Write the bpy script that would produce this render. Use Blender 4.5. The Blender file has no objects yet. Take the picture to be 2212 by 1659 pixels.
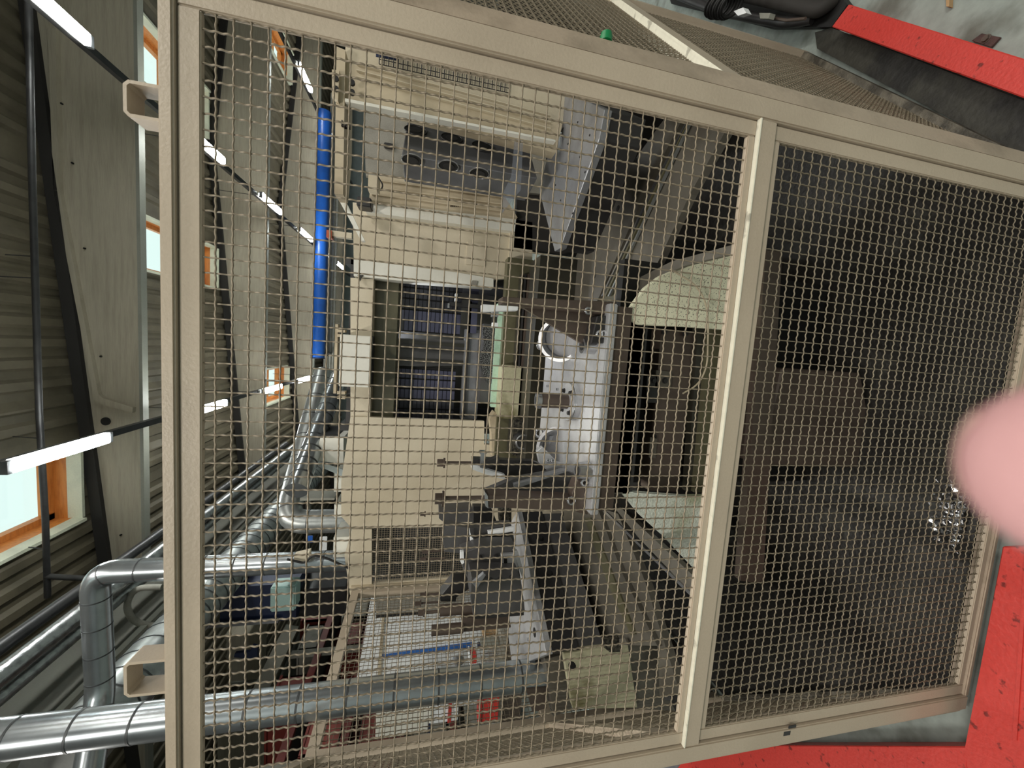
import bpy, bmesh, math, random
from mathutils import Vector, Matrix
random.seed(7)
S = bpy.context.scene
COL = S.collection
# ------------------------------------------------------------------ camera, world, lights, exposure
F, CX, CY = 831.0, 1106.0, 829.5            # focal length and centre for the 2212 x 1659 frame
CAM = Vector((0, 0, 1.7))
_dn = Vector((3675, -188.5, -F)).normalized(); _lf = Vector((-657, -9170.5, -F)).normalized()
_z = -_dn; _x = -_lf; _x = (_x - _z * _x.dot(_z)).normalized(); _y = _z.cross(_x)
RW = Matrix((_x, _y, _z))                    # rows: world axes in camera space; camera -> world rotation
cd = bpy.data.cameras.new('camera'); cam = bpy.data.objects.new('camera', cd); COL.objects.link(cam)
cd.sensor_width = 36; cd.lens = F / 2212 * 36; cd.clip_start = .005; cd.clip_end = 200
cam.matrix_world = Matrix.Translation(CAM) @ RW.to_4x4()
cd.dof.use_dof = True; cd.dof.focus_distance = 1.25; cd.dof.aperture_fstop = 6.5
S.camera = cam
vs = S.view_settings; vs.view_transform = 'Standard'; vs.look = 'None'; vs.gamma = 1; vs.exposure = 0.36
try: vs.use_curve_mapping = False
except Exception: pass
W = bpy.data.worlds.new('overcast_sky'); S.world = W; W.use_nodes = True
bg = W.node_tree.nodes['Background']; bg.inputs[0].default_value = (.86, .95, 1.0, 1); bg.inputs[1].default_value = .9
def area(name, loc, size, power, col=(1, .97, .9), rot=(0, 0, 0)):
    l = bpy.data.lights.new(name, 'AREA'); l.shape = 'RECTANGLE'; l.size, l.size_y = size; l.energy = power; l.color = col
    o = bpy.data.objects.new(name, l); COL.objects.link(o); o.location = loc; o.rotation_euler = rot; return o
# the hall's own strip lights that hang behind and above the photographer
for (x, y, p) in ((-1.25, .1, 34), (2.63, .1, 34), (-1.25, -2.1, 95), (2.63, -2.1, 95), (-5.1, 2.0, 34), (6.35, 2.0, 34), (2.63, 2.0, 26), (-1.25, 2.0, 30)):
    area('strip_light_source', (x, y, 4.9), (.1, 1.1), p, (1, .95, .88))
# added area light that brightens the cabin's tiles; no lamp body
area('cabin_fill_light', (.1, 3.25, 2.05), (.5, .12), 14, (.85, .9, 1))

def at(u, v, **k):
    """a point of the photograph put at a given x, y or z of the hall"""
    c = Vector(((u - CX) / F, -(v - CY) / F, -1.0)); d = RW @ c
    (a, val), = k.items(); i = 'xyz'.index(a)
    return CAM + d * ((val - CAM[i]) / d[i])

# ------------------------------------------------------------------ materials
def lin(c):
    if isinstance(c, str): c = [int(c[i:i + 2], 16) / 255 for i in (0, 2, 4)]
    return tuple(x / 12.92 if x <= .04045 else ((x + .055) / 1.055) ** 2.4 for x in c) + (1,)
def mat(name, col, rough=.5, metal=0., col2=None, scale=4., amt=.5, thr=(.45, .7), bump=0., bscale=60., emit=0., stretch=None, fine=.06):
    m = bpy.data.materials.new(name); m.use_nodes = True; nt = m.node_tree; n = nt.nodes; L = nt.links
    b = n['Principled BSDF']; b.inputs['Roughness'].default_value = rough; b.inputs['Metallic'].default_value = metal
    tc = n.new('ShaderNodeTexCoord'); mp = n.new('ShaderNodeMapping'); L.new(tc.outputs['Object'], mp.inputs[0])
    if stretch: mp.inputs['Scale'].default_value = stretch
    nz = n.new('ShaderNodeTexNoise'); nz.inputs['Scale'].default_value = scale; nz.inputs['Detail'].default_value = 6
    L.new(mp.outputs[0], nz.inputs['Vector'])
    c = lin(col)
    mr = n.new('ShaderNodeMapRange'); mr.inputs[1].default_value, mr.inputs[2].default_value = thr; mr.inputs[4].default_value = amt
    L.new(nz.outputs[0], mr.inputs[0])
    mx = n.new('ShaderNodeMix'); mx.data_type = 'RGBA'
    mx.inputs[6].default_value = c; mx.inputs[7].default_value = lin(col2) if col2 else tuple(x * .7 for x in c[:3]) + (1,)
    L.new(mr.outputs[0], mx.inputs[0])
    n2 = n.new('ShaderNodeTexNoise'); n2.inputs['Scale'].default_value = bscale; n2.inputs['Detail'].default_value = 3
    L.new(mp.outputs[0], n2.inputs['Vector'])
    hs = n.new('ShaderNodeMapRange'); hs.inputs[3].default_value = 1 - fine * 2; hs.inputs[4].default_value = 1 + fine * 2; L.new(n2.outputs[0], hs.inputs[0])
    mu = n.new('ShaderNodeVectorMath'); mu.operation = 'SCALE'; L.new(mx.outputs[2], mu.inputs[0]); L.new(hs.outputs[0], mu.inputs['Scale'])
    L.new(mu.outputs[0], b.inputs['Base Color'])
    if bump:
        bp = n.new('ShaderNodeBump'); bp.inputs['Strength'].default_value = bump; bp.inputs['Distance'].default_value = .004
        L.new(n2.outputs[0], bp.inputs['Height']); L.new(bp.outputs[0], b.inputs['Normal'])
    if emit:
        b.inputs['Emission Color'].default_value = c; b.inputs['Emission Strength'].default_value = emit
    return m
M = {}
M['frame'] = mat('cream_enamel', 'B3A591', .45, col2='998B79', scale=3, amt=.5, bump=.15, bscale=180, fine=.03)
M['frame_worn'] = mat('cream_enamel_worn', 'A89885', .5, col2='6E6352', scale=7, amt=.6, bump=.2, bscale=120)
M['grime'] = mat('grimy_enamel', '6B6558', .5, col2='2E2A22', scale=14, thr=(.4, .6), amt=.9, bump=.4, bscale=120)
M['sill'] = mat('oil_blackened_sill', '302F28', .55, col2='100F0C', scale=9, thr=(.42, .62), amt=.9, bump=.5, bscale=45, fine=.2)
M['frame_top'] = mat('lit_top_enamel', 'D9D6C4', .5, col2='8F8A7C', scale=22, thr=(.6, .68), amt=.7)  # overhead light on upward faces put into a paler frame colour
M['wire'] = mat('galvanised_wire', '908471', .5, .25, col2='6C604E', scale=30, amt=.6, bscale=400)
M['wire2'] = mat('oily_dimmed_wire', '7F7563', .45, .3, col2='5E5544', scale=10, amt=.6, bscale=400)  # oily wire; the dimmer light it gets is also put into the colour
M['mach'] = mat('machine_cream', 'CDC3AC', .45, col2='A89A7E', scale=2.2, amt=.5, bump=.1, bscale=90, fine=.02)
M['mach_dirty'] = mat('machine_cream_stained', 'BBAE94', .5, col2='6B5638', scale=5, thr=(.5, .78), amt=.7, stretch=(1, 1, .5))
M['mach_white'] = mat('machine_white', 'DEDDD2', .4, col2='BDB9A8', scale=3, amt=.4, fine=.02)
M['mach_grey'] = mat('stippled_grey', '8F8C82', .7, col2='69665D', scale=9, amt=.5, bscale=150, fine=.12)
M['olive'] = mat('oily_olive', '5E5B45', .35, col2='3E3A26', scale=6, amt=.7, bscale=80)
M['olive_dk'] = mat('oily_dark_olive', '34322A', .35, col2='1B1A15', scale=6, amt=.7, bscale=80)
M['brown'] = mat('brown_steel', '5C5048', .4, .3, col2='40362F', scale=7, amt=.6, bscale=120)
M['plate'] = mat('grey_brown_plate', '67635A', .4, .25, col2='4A443A', scale=4, amt=.6, bscale=70)
M['dark'] = mat('dark_steel', '3B3A3A', .42, .4, col2='232222', scale=8, amt=.6, bscale=150)
M['block'] = mat('blackened_steel', '585757', .42, .25, col2='3C3B3B', scale=6, amt=.6, bscale=160)
M['tomb'] = mat('grey_steel_block', '6F7073', .4, .3, col2='505052', scale=6, amt=.6, bscale=160)
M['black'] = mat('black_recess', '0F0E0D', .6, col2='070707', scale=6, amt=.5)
M['chrome'] = mat('bright_steel', 'C4C5C8', .22, .9, col2='8E8F92', scale=12, amt=.5, bscale=200, fine=.05)
M['pallet'] = mat('ground_steel', 'C9CACC', .38, .55, col2='909196', scale=9, amt=.6, bump=.1, bscale=250, fine=.06)
M['alu'] = mat('brushed_grey_plate', '95979B', .4, .5, col2='6F7072', scale=9, amt=.6, stretch=(1, 1, 1), bscale=130)
M['zinc'] = mat('galvanised_duct', 'A8AFB2', .25, .85, col2='858C90', scale=10, amt=.5, bscale=60, fine=.04)
M['zinc_dk'] = mat('galvanised_duct_dull', '9A9E9C', .36, .7, col2='5E6160', scale=8, amt=.5, bscale=60)
M['foil'] = mat('foil_lagging', 'AEB0B0', .28, .9, col2='6A6C6C', scale=20, amt=.7, bump=.8, bscale=40)
M['seam'] = mat('dark_seam', '4A4D4E', .5, .5)
M['red'] = mat('red_paint', 'C23A32', .45, col2='5E1712', scale=40, thr=(.62, .7), amt=.85, bump=.3, bscale=90, fine=.08)
M['orange'] = mat('crane_orange', 'B5532E', .5, col2='8A3A20', scale=3, amt=.5)
M['blue'] = mat('crane_blue', '1F5BB5', .35, col2='163F80', scale=3, amt=.5)
M['navy'] = mat('navy_paint', '1B2745', .5)
M['roof'] = mat('roof_sheet', '635B4A', .6, col2='4A4436', scale=3, amt=.6, bscale=20)
M['beam'] = mat('painted_timber', 'A9A08E', .6, col2='8D8473', scale=3, amt=.5, bump=.5, bscale=14, stretch=(.6, 1, 8))
M['flange'] = mat('grey_flange', '8A8A80', .5, col2='74746B', scale=3)
M['gap'] = mat('shadowed_timber', '2A2724', .8)  # near-black: shadow between beam and roof, and in recesses, put into the colour
M['wood'] = mat('varnished_pine', 'D98C45', .45, col2='B3622A', scale=5, amt=.6, stretch=(1, 6, 6))
M['reveal'] = mat('white_reveal', 'DFE0CB', .6)
M['floor'] = mat('concrete_floor', '8C958F', .75, col2='4B4A40', scale=5, thr=(.5, .68), amt=.75, bump=.4, bscale=30, fine=.12)
M['oilfloor'] = mat('oily_shaded_floor', '1C1A17', .5, col2='35342F', scale=7, thr=(.54, .66), amt=.7, bump=.8, bscale=60, fine=.3)  # oily floor, with the pit's shade put into its dark colour
M['debris'] = mat('oily_chips', '4E4A3F', .5, .2, col2='12110E', scale=70, thr=(.42, .55), amt=.9, bump=1, bscale=120, fine=.35)
M['wall'] = mat('hall_wall', '57564E', .7, col2='45443D', scale=1)
M['palewall'] = mat('pale_hall_wall', 'B9C4C4', .7)
M['green'] = mat('green_plastic', '0E7A45', .35)
M['sage'] = mat('sage_enamel', 'A9C6BF', .4, col2='8FB0AB', scale=3)
M['mint'] = mat('mint_edge', 'B9D8C0', .35, col2='7FA78E', scale=14, amt=.6)
M['tile'] = mat('slate_tile', '3E3F46', .4, .3, col2='2A2B32', scale=5, amt=.6)
M['tileb'] = mat('bluish_tile', '55576E', .4, .2, col2='3A3B4C', scale=5, amt=.6)
M['skin'] = mat('skin', 'BA8E8E', .6, col2='B08180', scale=30, amt=.4, bump=.15, bscale=900, fine=.02)
M['nail'] = mat('nail', 'F0C6BC', .25)
M['bluestripe'] = mat('blue_stripe', '2A63AE', .4)
M['maroon'] = mat('maroon_rack', '6E2A22', .5, col2='4B1C18', scale=3)
M['rustplate'] = mat('rusty_plate', '4A3430', .7, col2='241815', scale=40, amt=.8, bump=.5)
M['rust'] = mat('rust_red_crate', '7E3226', .5, col2='5A241C', scale=3)
M['box'] = mat('cardboard', 'A98A63', .8)
M['black_letters'] = mat('black_lettering', '2B2320', .6)
M['mossy'] = mat('yellowed_enamel', 'B5B193', .45, col2='57501F', scale=3.4, thr=(.5, .62), amt=.9, bscale=60, fine=.1)
M['splash'] = mat('speckled_lit_cream', 'E9E8CC', .4, col2='1C1B14', scale=230, thr=(.615, .635), amt=.9, bscale=30, fine=.05)  # cream lightened, the bright light falling on this guard put into the colour
M['crystal'] = mat('crystal_crusted_enamel', 'D2D8CC', .3, col2='77772F', scale=6, thr=(.5, .66), amt=.6, bump=.8, bscale=140, fine=.2)
M['chips'] = mat('swarf_heap', '8F9090', .35, .6, col2='17161A', scale=150, thr=(.42, .5), amt=.95, bump=1, bscale=300, fine=.5)
M['white_cloth'] = mat('white_enamel', 'E6E9EA', .5)
m = bpy.data.materials.new('lamp_glow'); m.use_nodes = True; b = m.node_tree.nodes['Principled BSDF']
b.inputs['Base Color'].default_value = (1, 1, 1, 1); b.inputs['Emission Color'].default_value = (.95, 1, .97, 1); b.inputs['Emission Strength'].default_value = 60; M['glow'] = m
m = bpy.data.materials.new('skylight_glazing'); m.use_nodes = True; nt = m.node_tree; nt.nodes.clear()
o_ = nt.nodes.new('ShaderNodeOutputMaterial'); t_ = nt.nodes.new('ShaderNodeBsdfTransparent'); t_.inputs[0].default_value = (.93, 1, .95, 1)
g_ = nt.nodes.new('ShaderNodeBsdfGlossy'); g_.inputs['Roughness'].default_value = .1; x_ = nt.nodes.new('ShaderNodeMixShader'); x_.inputs[0].default_value = .06
nt.links.new(t_.outputs[0], x_.inputs[1]); nt.links.new(g_.outputs[0], x_.inputs[2]); nt.links.new(x_.outputs[0], o_.inputs[0]); M['glass'] = m
m = mat('tinted_sheet', '8F949E', .15, 0); m.node_tree.nodes['Principled BSDF'].inputs['Alpha'].default_value = .3; M['tint'] = m

# ------------------------------------------------------------------ object helpers
def link(o, parent=None):
    COL.objects.link(o)
    if parent is not None:
        o.parent = parent; q = parent; off = Vector()
        while q is not None: off += q.location if q.type == 'EMPTY' else Vector(); q = q.parent
        o.matrix_parent_inverse = Matrix.Translation(-off) if parent.type == 'EMPTY' else Matrix()
    return o
def obj(name, bm, m, parent=None, smooth=False):
    me = bpy.data.meshes.new(name); bmesh.ops.recalc_face_normals(bm, faces=bm.faces); bm.to_mesh(me); bm.free()
    if smooth:
        for p in me.polygons: p.use_smooth = True
        try: me.set_sharp_from_angle(angle=math.radians(40))
        except Exception: pass
    me.materials.append(M[m]); return link(bpy.data.objects.new(name, me), parent)
def tag(o, label=None, cat=None, group=None, kind=None):
    if label: o['label'] = label
    if cat: o['category'] = cat
    if group: o['group'] = group
    if kind: o['kind'] = kind
    return o
def thing(name, label, cat, loc=(0, 0, 0), group=None):
    o = bpy.data.objects.new(name, None); COL.objects.link(o); o.location = loc; o.empty_display_size = .05
    return tag(o, label, cat, group)
def struct(o): o['kind'] = 'structure'; return o
def bx(bm, a, b):
    x0, y0, z0 = a; x1, y1, z1 = b
    v = [bm.verts.new(p) for p in ((x0, y0, z0), (x1, y0, z0), (x1, y1, z0), (x0, y1, z0), (x0, y0, z1), (x1, y0, z1), (x1, y1, z1), (x0, y1, z1))]
    for f in ((0, 3, 2, 1), (4, 5, 6, 7), (0, 1, 5, 4), (1, 2, 6, 5), (2, 3, 7, 6), (3, 0, 4, 7)): bm.faces.new([v[i] for i in f])
    return v
def bev(bm, w, seg=1):
    bmesh.ops.bevel(bm, geom=list(bm.edges), offset=w, segments=seg, affect='EDGES', clamp_overlap=True)
def box(name, a, b, m, parent=None, bevel=0.):
    bm = bmesh.new(); a2 = [min(i, j) for i, j in zip(a, b)]; b2 = [max(i, j) for i, j in zip(a, b)]; bx(bm, a2, b2)
    if bevel: bev(bm, bevel, 2)
    return obj(name, bm, m, parent)
def extr(name, pts, vec, m, parent=None, bevel=0., holes=None):
    bm = bmesh.new(); pts = [Vector(p) for p in pts]; vec = Vector(vec)
    a = [bm.verts.new(p) for p in pts]; c = [bm.verts.new(p + vec) for p in pts]; n = len(pts)
    bm.faces.new(a); bm.faces.new(c[::-1])
    for i in range(n): bm.faces.new((a[i], c[i], c[(i + 1) % n], a[(i + 1) % n]))
    if bevel: bev(bm, bevel, 1)
    return obj(name, bm, m, parent)
def pris(name, uv, y, t, m, parent=None, bevel=0.): return extr(name, [at(u, v, y=y) for u, v in uv], (0, t, 0), m, parent, bevel)
def slab(name, uv, z, t, m, parent=None, bevel=0.): return extr(name, [at(u, v, z=z) for u, v in uv], (0, 0, -t), m, parent, bevel)
def side(name, uv, x, t, m, parent=None, bevel=0.): return extr(name, [at(u, v, x=x) for u, v in uv], (t, 0, 0), m, parent, bevel)
def rect(u0, v0, u1, v1): return [(u0, v0), (u1, v0), (u1, v1), (u0, v1)]
def vbox(name, u0, u1, v0, v1, y, t, m, parent=None, bevel=0.):
    """upright box: front face at depth y between two heights and two sides, seen at these picture lines"""
    um, vm = (u0 + u1) / 2, (v0 + v1) / 2
    z0, z1 = at(u1, vm, y=y).z, at(u0, vm, y=y).z; xa, xb = at(um, v1, y=y).x, at(um, v0, y=y).x
    return box(name, (xa, y, z0), (xb, y + t, z1), m, parent, bevel)
def cyl(name, p0, p1, r0, m, parent=None, r1=None, seg=20, cap=True, smooth=True):
    bm = bmesh.new(); cylbm(bm, p0, p1, r0, r1, seg, cap); return obj(name, bm, m, parent, smooth)
def cylbm(bm, p0, p1, r0, r1=None, seg=20, cap=True):
    p0, p1 = Vector(p0), Vector(p1); r1 = r0 if r1 is None else r1; d = (p1 - p0).normalized()
    q = d.to_track_quat('Z', 'Y'); ra, rb = [], []
    for i in range(seg):
        a = 2 * math.pi * i / seg; e = q @ Vector((math.cos(a), math.sin(a), 0)); ra.append(bm.verts.new(p0 + e * r0)); rb.append(bm.verts.new(p1 + e * r1))
    for i in range(seg): bm.faces.new((ra[i], ra[(i + 1) % seg], rb[(i + 1) % seg], rb[i]))
    if cap: bm.faces.new(ra[::-1]); bm.faces.new(rb)
def path(pts, bend, n=8):
    pts = [Vector(p) for p in pts]; out = [pts[0]]
    for i in range(1, len(pts) - 1):
        a, b, c = pts[i - 1], pts[i], pts[i + 1]; r = min(bend, (a - b).length * .48, (c - b).length * .48)
        s, e = b + (a - b).normalized() * r, b + (c - b).normalized() * r
        for k in range(n + 1):
            t = k / n; out.append(s * (1 - t) ** 2 + b * 2 * t * (1 - t) + e * t * t)
    out.append(pts[-1]); return out
def sweep(bm, pts, r, seg=16, cap=True):
    rings = []; prev = None
    for i, p in enumerate(pts):
        d = (pts[min(i + 1, len(pts) - 1)] - pts[max(i - 1, 0)]).normalized()
        if prev is None: n = d.orthogonal().normalized()
        else: n = (prev - d * prev.dot(d)).normalized()
        prev = n; b = d.cross(n)
        rr = r(i) if callable(r) else r
        rings.append([bm.verts.new(p + (n * math.cos(2 * math.pi * k / seg) + b * math.sin(2 * math.pi * k / seg)) * rr) for k in range(seg)])
    for a, c in zip(rings, rings[1:]):
        for k in range(seg): bm.faces.new((a[k], a[(k + 1) % seg], c[(k + 1) % seg], c[k]))
    if cap: bm.faces.new(rings[0][::-1]); bm.faces.new(rings[-1])
def tube(name, pts, r, m, parent=None, bend=0., seg=16):
    bm = bmesh.new(); sweep(bm, path(pts, bend) if bend else [Vector(p) for p in pts], r, seg); return obj(name, bm, m, parent, True)
def ring(name, c, axis, R, r, m, parent=None, seg=24, h=None):
    """torus, or with h a flat-walled ring of height h"""
    bm = bmesh.new(); q = Vector(axis).normalized().to_track_quat('Z', 'Y'); c = Vector(c)
    prof = [(R + r * math.cos(a), r * math.sin(a)) for a in [2 * math.pi * k / 8 for k in range(8)]] if h is None else [(R, 0), (R, h), (R - r, h), (R - r, 0)]
    vs_ = [[bm.verts.new(c + q @ Vector((pr * math.cos(2 * math.pi * i / seg), pr * math.sin(2 * math.pi * i / seg), pz))) for pr, pz in prof] for i in range(seg)]
    n = len(prof)
    for i in range(seg):
        a, b2 = vs_[i], vs_[(i + 1) % seg]
        for k in range(n): bm.faces.new((a[k], b2[k], b2[(k + 1) % n], a[(k + 1) % n]))
    return obj(name, bm, m, parent, h is None)
def duct(name, label, pts, r, m, bend=.2, group=None, seams=.3, seamr=1.02, cat='duct', skip=0):
    t = thing(name, label, cat, pts[-1], group); tp = tube('duct_pipe', pts, r, m, t, bend, 24)
    pp = path(pts, bend); acc = 0; nxt = seams * .5; k = 0
    for a, b in zip(pp, pp[1:]):
        L_ = (b - a).length
        while acc + L_ > nxt and k < 60:
            q = a + (b - a) * ((nxt - acc) / L_); d = (b - a).normalized()
            cyl('seam', q - d * .004, q + d * .004, r * seamr, 'seam', tp, seg=24); nxt += seams; k += 1
        acc += L_
    return t
def bolt(p, d, r, h, m='dark', parent=None, name='bolt'):
    bm = bmesh.new(); p = Vector(p); d = Vector(d).normalized(); cylbm(bm, p, p + d * h, r, seg=6); cylbm(bm, p - d * .001, p + d * h * .2, r * 1.35, seg=12)
    return obj(name, bm, m, parent)

# ------------------------------------------------------------------ floor, walls, roof
struct(box('floor', (-10, -4, -.1), (12, 21.5, 0), 'floor'))
struct(box('wall_left', (-10.2, -4, 0), (-10, 21.5, 6.4), 'wall'))
struct(box('wall_right', (12, -4, 0), (12.2, 21.5, 7.6), 'wall'))
struct(box('wall_back', (-10, -4.2, 0), (12, -4, 7.6), 'palewall'))
struct(box('wall_far', (-10, 21.5, 0), (12, 21.7, 7.6), 'palewall'))
def rz(x): return 6.3 + .09 * x if x < 4 else 6.66 - .09 * (x - 4)
SKY = [(-2.65, -1.65, -3.4, 1.2), (4.1, 5.05, -3.4, 1.2), (-2.65, -1.65, 3.3, 6.05), (.9, 1.78, 7.3, 10.15), (4.1, 5.05, 7.3, 10.15), (-2.1, -1.1, 11.5, 14.1), (7.8, 8.65, 12.3, 14.25)]
bm = bmesh.new()
xs = sorted({-10.0, 4.0, 12.0} | {s[0] for s in SKY} | {s[1] for s in SKY})
for xa, xb in zip(xs, xs[1:]):
    holes = sorted((s[2], s[3]) for s in SKY if s[0] <= xa + 1e-6 and s[1] >= xb - 1e-6)
    ys = [-4.0]
    for h in holes: ys += [h[0], h[1]]
    ys.append(21.5)
    prof = [xa]; k = math.ceil(xa / .25) * .25
    while k < xb + .25:
        for q in (k, k + .09, k + .125, k + .215):
            if xa < q < xb: prof.append(q)
        k += .25
    prof.append(xb)
    def hz(x): f = ((x / .25) % 1) * .25; return .05 if f < .091 else (.05 - .05 * (f - .09) / .035 if f < .125 else (0 if f < .216 else .05 * (f - .215) / .035))
    for ya, yb in zip(ys[::2], ys[1::2]):
        va = [bm.verts.new((x, ya, rz(x) + hz(x + 1e-4))) for x in prof]; vb = [bm.verts.new((x, yb, rz(x) + hz(x + 1e-4))) for x in prof]
        for i in range(len(prof) - 1): bm.faces.new((va[i], va[i + 1], vb[i + 1], vb[i]))
        bm2 = None
ceil = struct(obj('ceiling', bm, 'roof'))
# outer skin so that no daylight leaks through the sheet (same holes)
bm = bmesh.new()
for xa, xb in zip(xs, xs[1:]):
    holes = sorted((s[2], s[3]) for s in SKY if s[0] <= xa + 1e-6 and s[1] >= xb - 1e-6); ys = [-4.0]
    for h in holes: ys += [h[0], h[1]]
    ys.append(21.5)
    for ya, yb in zip(ys[::2], ys[1::2]):
        f = [bm.verts.new(p) for p in ((xa, ya, rz(xa) + .3), (xb, ya, rz(xb) + .3), (xb, yb, rz(xb) + .3), (xa, yb, rz(xa) + .3))]; bm.faces.new(f)
obj('roof_insulation', bm, 'wall', ceil)
for i, (x0, x1, y0, y1) in enumerate(SKY):
    z0, z1 = rz(x0), rz(x1); w = bpy.data.objects.new('window_%d' % (i + 1), None); COL.objects.link(w); w.location = ((x0 + x1) / 2, (y0 + y1) / 2, z0); struct(w)
    for nm, mt, a, b in (('reveal', 'reveal', -.03, .13), ('lining', 'wood', .13, .42)):
        t = .04
        for (p, q) in (((x0 - t, y0), (x0, y1)), ((x1, y0), (x1 + t, y1)), ((x0, y0 - t), (x1, y0)), ((x0, y1), (x1, y1 + t))):
            box(nm, (p[0], p[1], rz((p[0] + q[0]) / 2) + a), (q[0], q[1], rz((p[0] + q[0]) / 2) + b), mt, w)
    zt = rz((x0 + x1) / 2) + .36
    box('pane', (x0, y0, zt), (x1, y1, zt + .008), 'glass', w)
    n = 3
    for k in range(1, n):
        yy = y0 + (y1 - y0) * k / n; box('glazing_bar', (x0, yy - .035, zt - .07), (x1, yy + .035, zt), 'wood', w)
    for xx in (x0 + .04, x1 - .04): box('sash_rail', (xx - .04, y0, zt - .09), (xx + .04, y1, zt), 'wood', w)
    box('sash_rail', (x0, y1 - .11, zt - .09), (x1, y1, zt), 'wood', w)
# portal girders
def girder(y, label, n):
    t = thing('roof_girder', label, 'beam', (0, y, 5.5)); xa, xb = -8.55, 11.9
    extr('web', [(xa, y, 5.5), (xb, y, 5.5), (xb, y, rz(xb) - .02), (4.0, y, rz(4) - .02), (xa, y, rz(xa) - .02)], (0, .08, 0), 'beam', t)
    box('flange', (xa, y - .012, 5.46), (xb, y + .1, 5.5), 'flange', t)
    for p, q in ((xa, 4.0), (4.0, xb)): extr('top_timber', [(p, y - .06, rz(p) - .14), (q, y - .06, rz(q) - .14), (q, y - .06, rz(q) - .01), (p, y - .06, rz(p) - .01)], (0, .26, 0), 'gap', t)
    return t
g1 = girder(6.2, 'nearest pale roof girder across the top, crossed by the strip lights', 1)
girder(10.3, 'second pale roof girder, seen through the top of the mesh', 2)
girder(14.4, 'third pale roof girder behind the blue crane rail', 3)
girder(18.5, 'farthest pale roof girder near the end wall', 4)
pris('stiffener', [(102, 60), (115, 410), (160, 640), (203, 862), (214, 872), (286, 892), (287, 880), (222, 860), (212, 850), (172, 640), (128, 410), (120, 60)], 6.14, .06, 'beam', g1)
for u, v in ((135, 225), (158, 353), (184, 537), (219, 770), (262, 1155)):
    p = at(u, v, y=6.19); cyl('dowel', p, p + Vector((0, -.02, 0)), .012, 'black', g1, seg=10)
p = at(229, 910, y=6.19); cyl('plug_hole', p, p + Vector((0, -.012, 0)), .055, 'black', g1, seg=20)
p = at(234, 936, y=6.17); ring('ring_bolt', p, (0, 1, 0), .035, .008, 'chrome', g1)

# ------------------------------------------------------------------ strip lights
def lamp_row(x, cs, lab, y0, y1):
    t = thing('lamp_rail', 'dark carrier rail of the ' + lab + ' row of strip lights', 'rail', (x, y0, 5.07))
    box('rail', (x - .035, y0, 5.05), (x + .035, y1, 5.11), 'dark', t)
    yy = y0 + 4.1
    while yy < y1: cyl('hanger', (x, yy, 5.1), (x, yy, rz(x)), .006, 'dark', t, seg=6); yy += 2.05
    names = ['nearest', 'second nearest', 'third', 'fourth', 'fifth', 'farthest']
    for i, c in enumerate(cs):
        nm = names[i] if i < len(cs) - 1 else 'farthest'
        l = thing('strip_light', 'glowing white strip light, %s of the %s row' % (nm, lab), 'lamp', (x, c, 5.0), 'strip lights under the hall roof')
        box('housing', (x - .03, c - .55, 5.02), (x + .03, c + .55, 5.05), 'mach_white', l)
        df = box('diffuser', (x - .055, c - .5, 4.95), (x + .055, c + .5, 5.02), 'glow', l, .012)
        for s in (-1, 1): box('end_cap', (x - .055, c + s * .5, 4.96), (x + .055, c + s * .54, 5.01), 'alu', df)
lamp_row(2.63, (4.25, 6.75, 9.2, 11.55, 13.65, 15.7), 'middle', 2.6, 18)
lamp_row(-1.25, (4.37, 6.85, 9.4, 11.6, 13.55), 'left', 2.6, 18)
lamp_row(6.35, (11.2, 13.6), 'right', 9, 18)

# pipes and cables under the roof
def depthline(u, v, y, y0, y1):
    p = at(u, v, y=y); return [Vector((p.x, y0, p.z)), Vector((p.x, y1, p.z))]
t = thing('hanging_pipe', 'thin dark pipe hung under the roof in front of the nearest skylight', 'pipe', at(98, 1290, y=5.0))
tube('pipe', [at(60, -60, y=5.0), at(70, 400, y=5.0), at(85, 900, y=5.0), at(98, 1120, y=5.0), at(103, 1290, y=5.0)], .028, 'dark', t)
tube('pipe_branch', [at(100, 1245, y=5.0), at(190, 1250, y=5.0)], .03, 'dark', t)
for u, v in ((12, 550), (0, 597), (28, 943), (62, 1182)):
    q = at(77 + (v - 600) * .03, v + 4, y=5.0); tube('hanger_rod', [q, at(u, v, y=5.05)], .006, 'dark', t, seg=6)
t = thing('black_pipe', 'long black pipe running back under the roof on the left', 'pipe', at(175, 1275, y=4.2))
tube('pipe', depthline(160, 1285, 4.2, 2.4, 9.8), .055, 'dark', t)
t = thing('lagged_pipe', 'foil-lagged pipe below the long black pipe, its nearer twin', 'pipe', at(120, 1395, y=3.8)); tube('pipe', depthline(135, 1355, 3.8, 2.2, 12), .075, 'foil', t)
t = thing('lagged_pipe', 'foil-lagged pipe just under its twin, beside the grey girder', 'pipe', at(120, 1425, y=3.8)); tube('pipe', depthline(130, 1397, 3.8, 2.2, 12), .06, 'foil', t)
p = at(354, 1262, y=5.4)
t = thing('grey_girder', 'deep grey runway girder beside the foil-lagged pipes', 'beam', (p.x, 2.2, 3.4))
box('web', (p.x - .12, 2.0, p.z - .32), (p.x, 14, p.z + .3), 'wall', t); box('lower_flange', (p.x - .2, 2.0, p.z - .38), (p.x + .12, 14, p.z - .32), 'flange', t)
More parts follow.
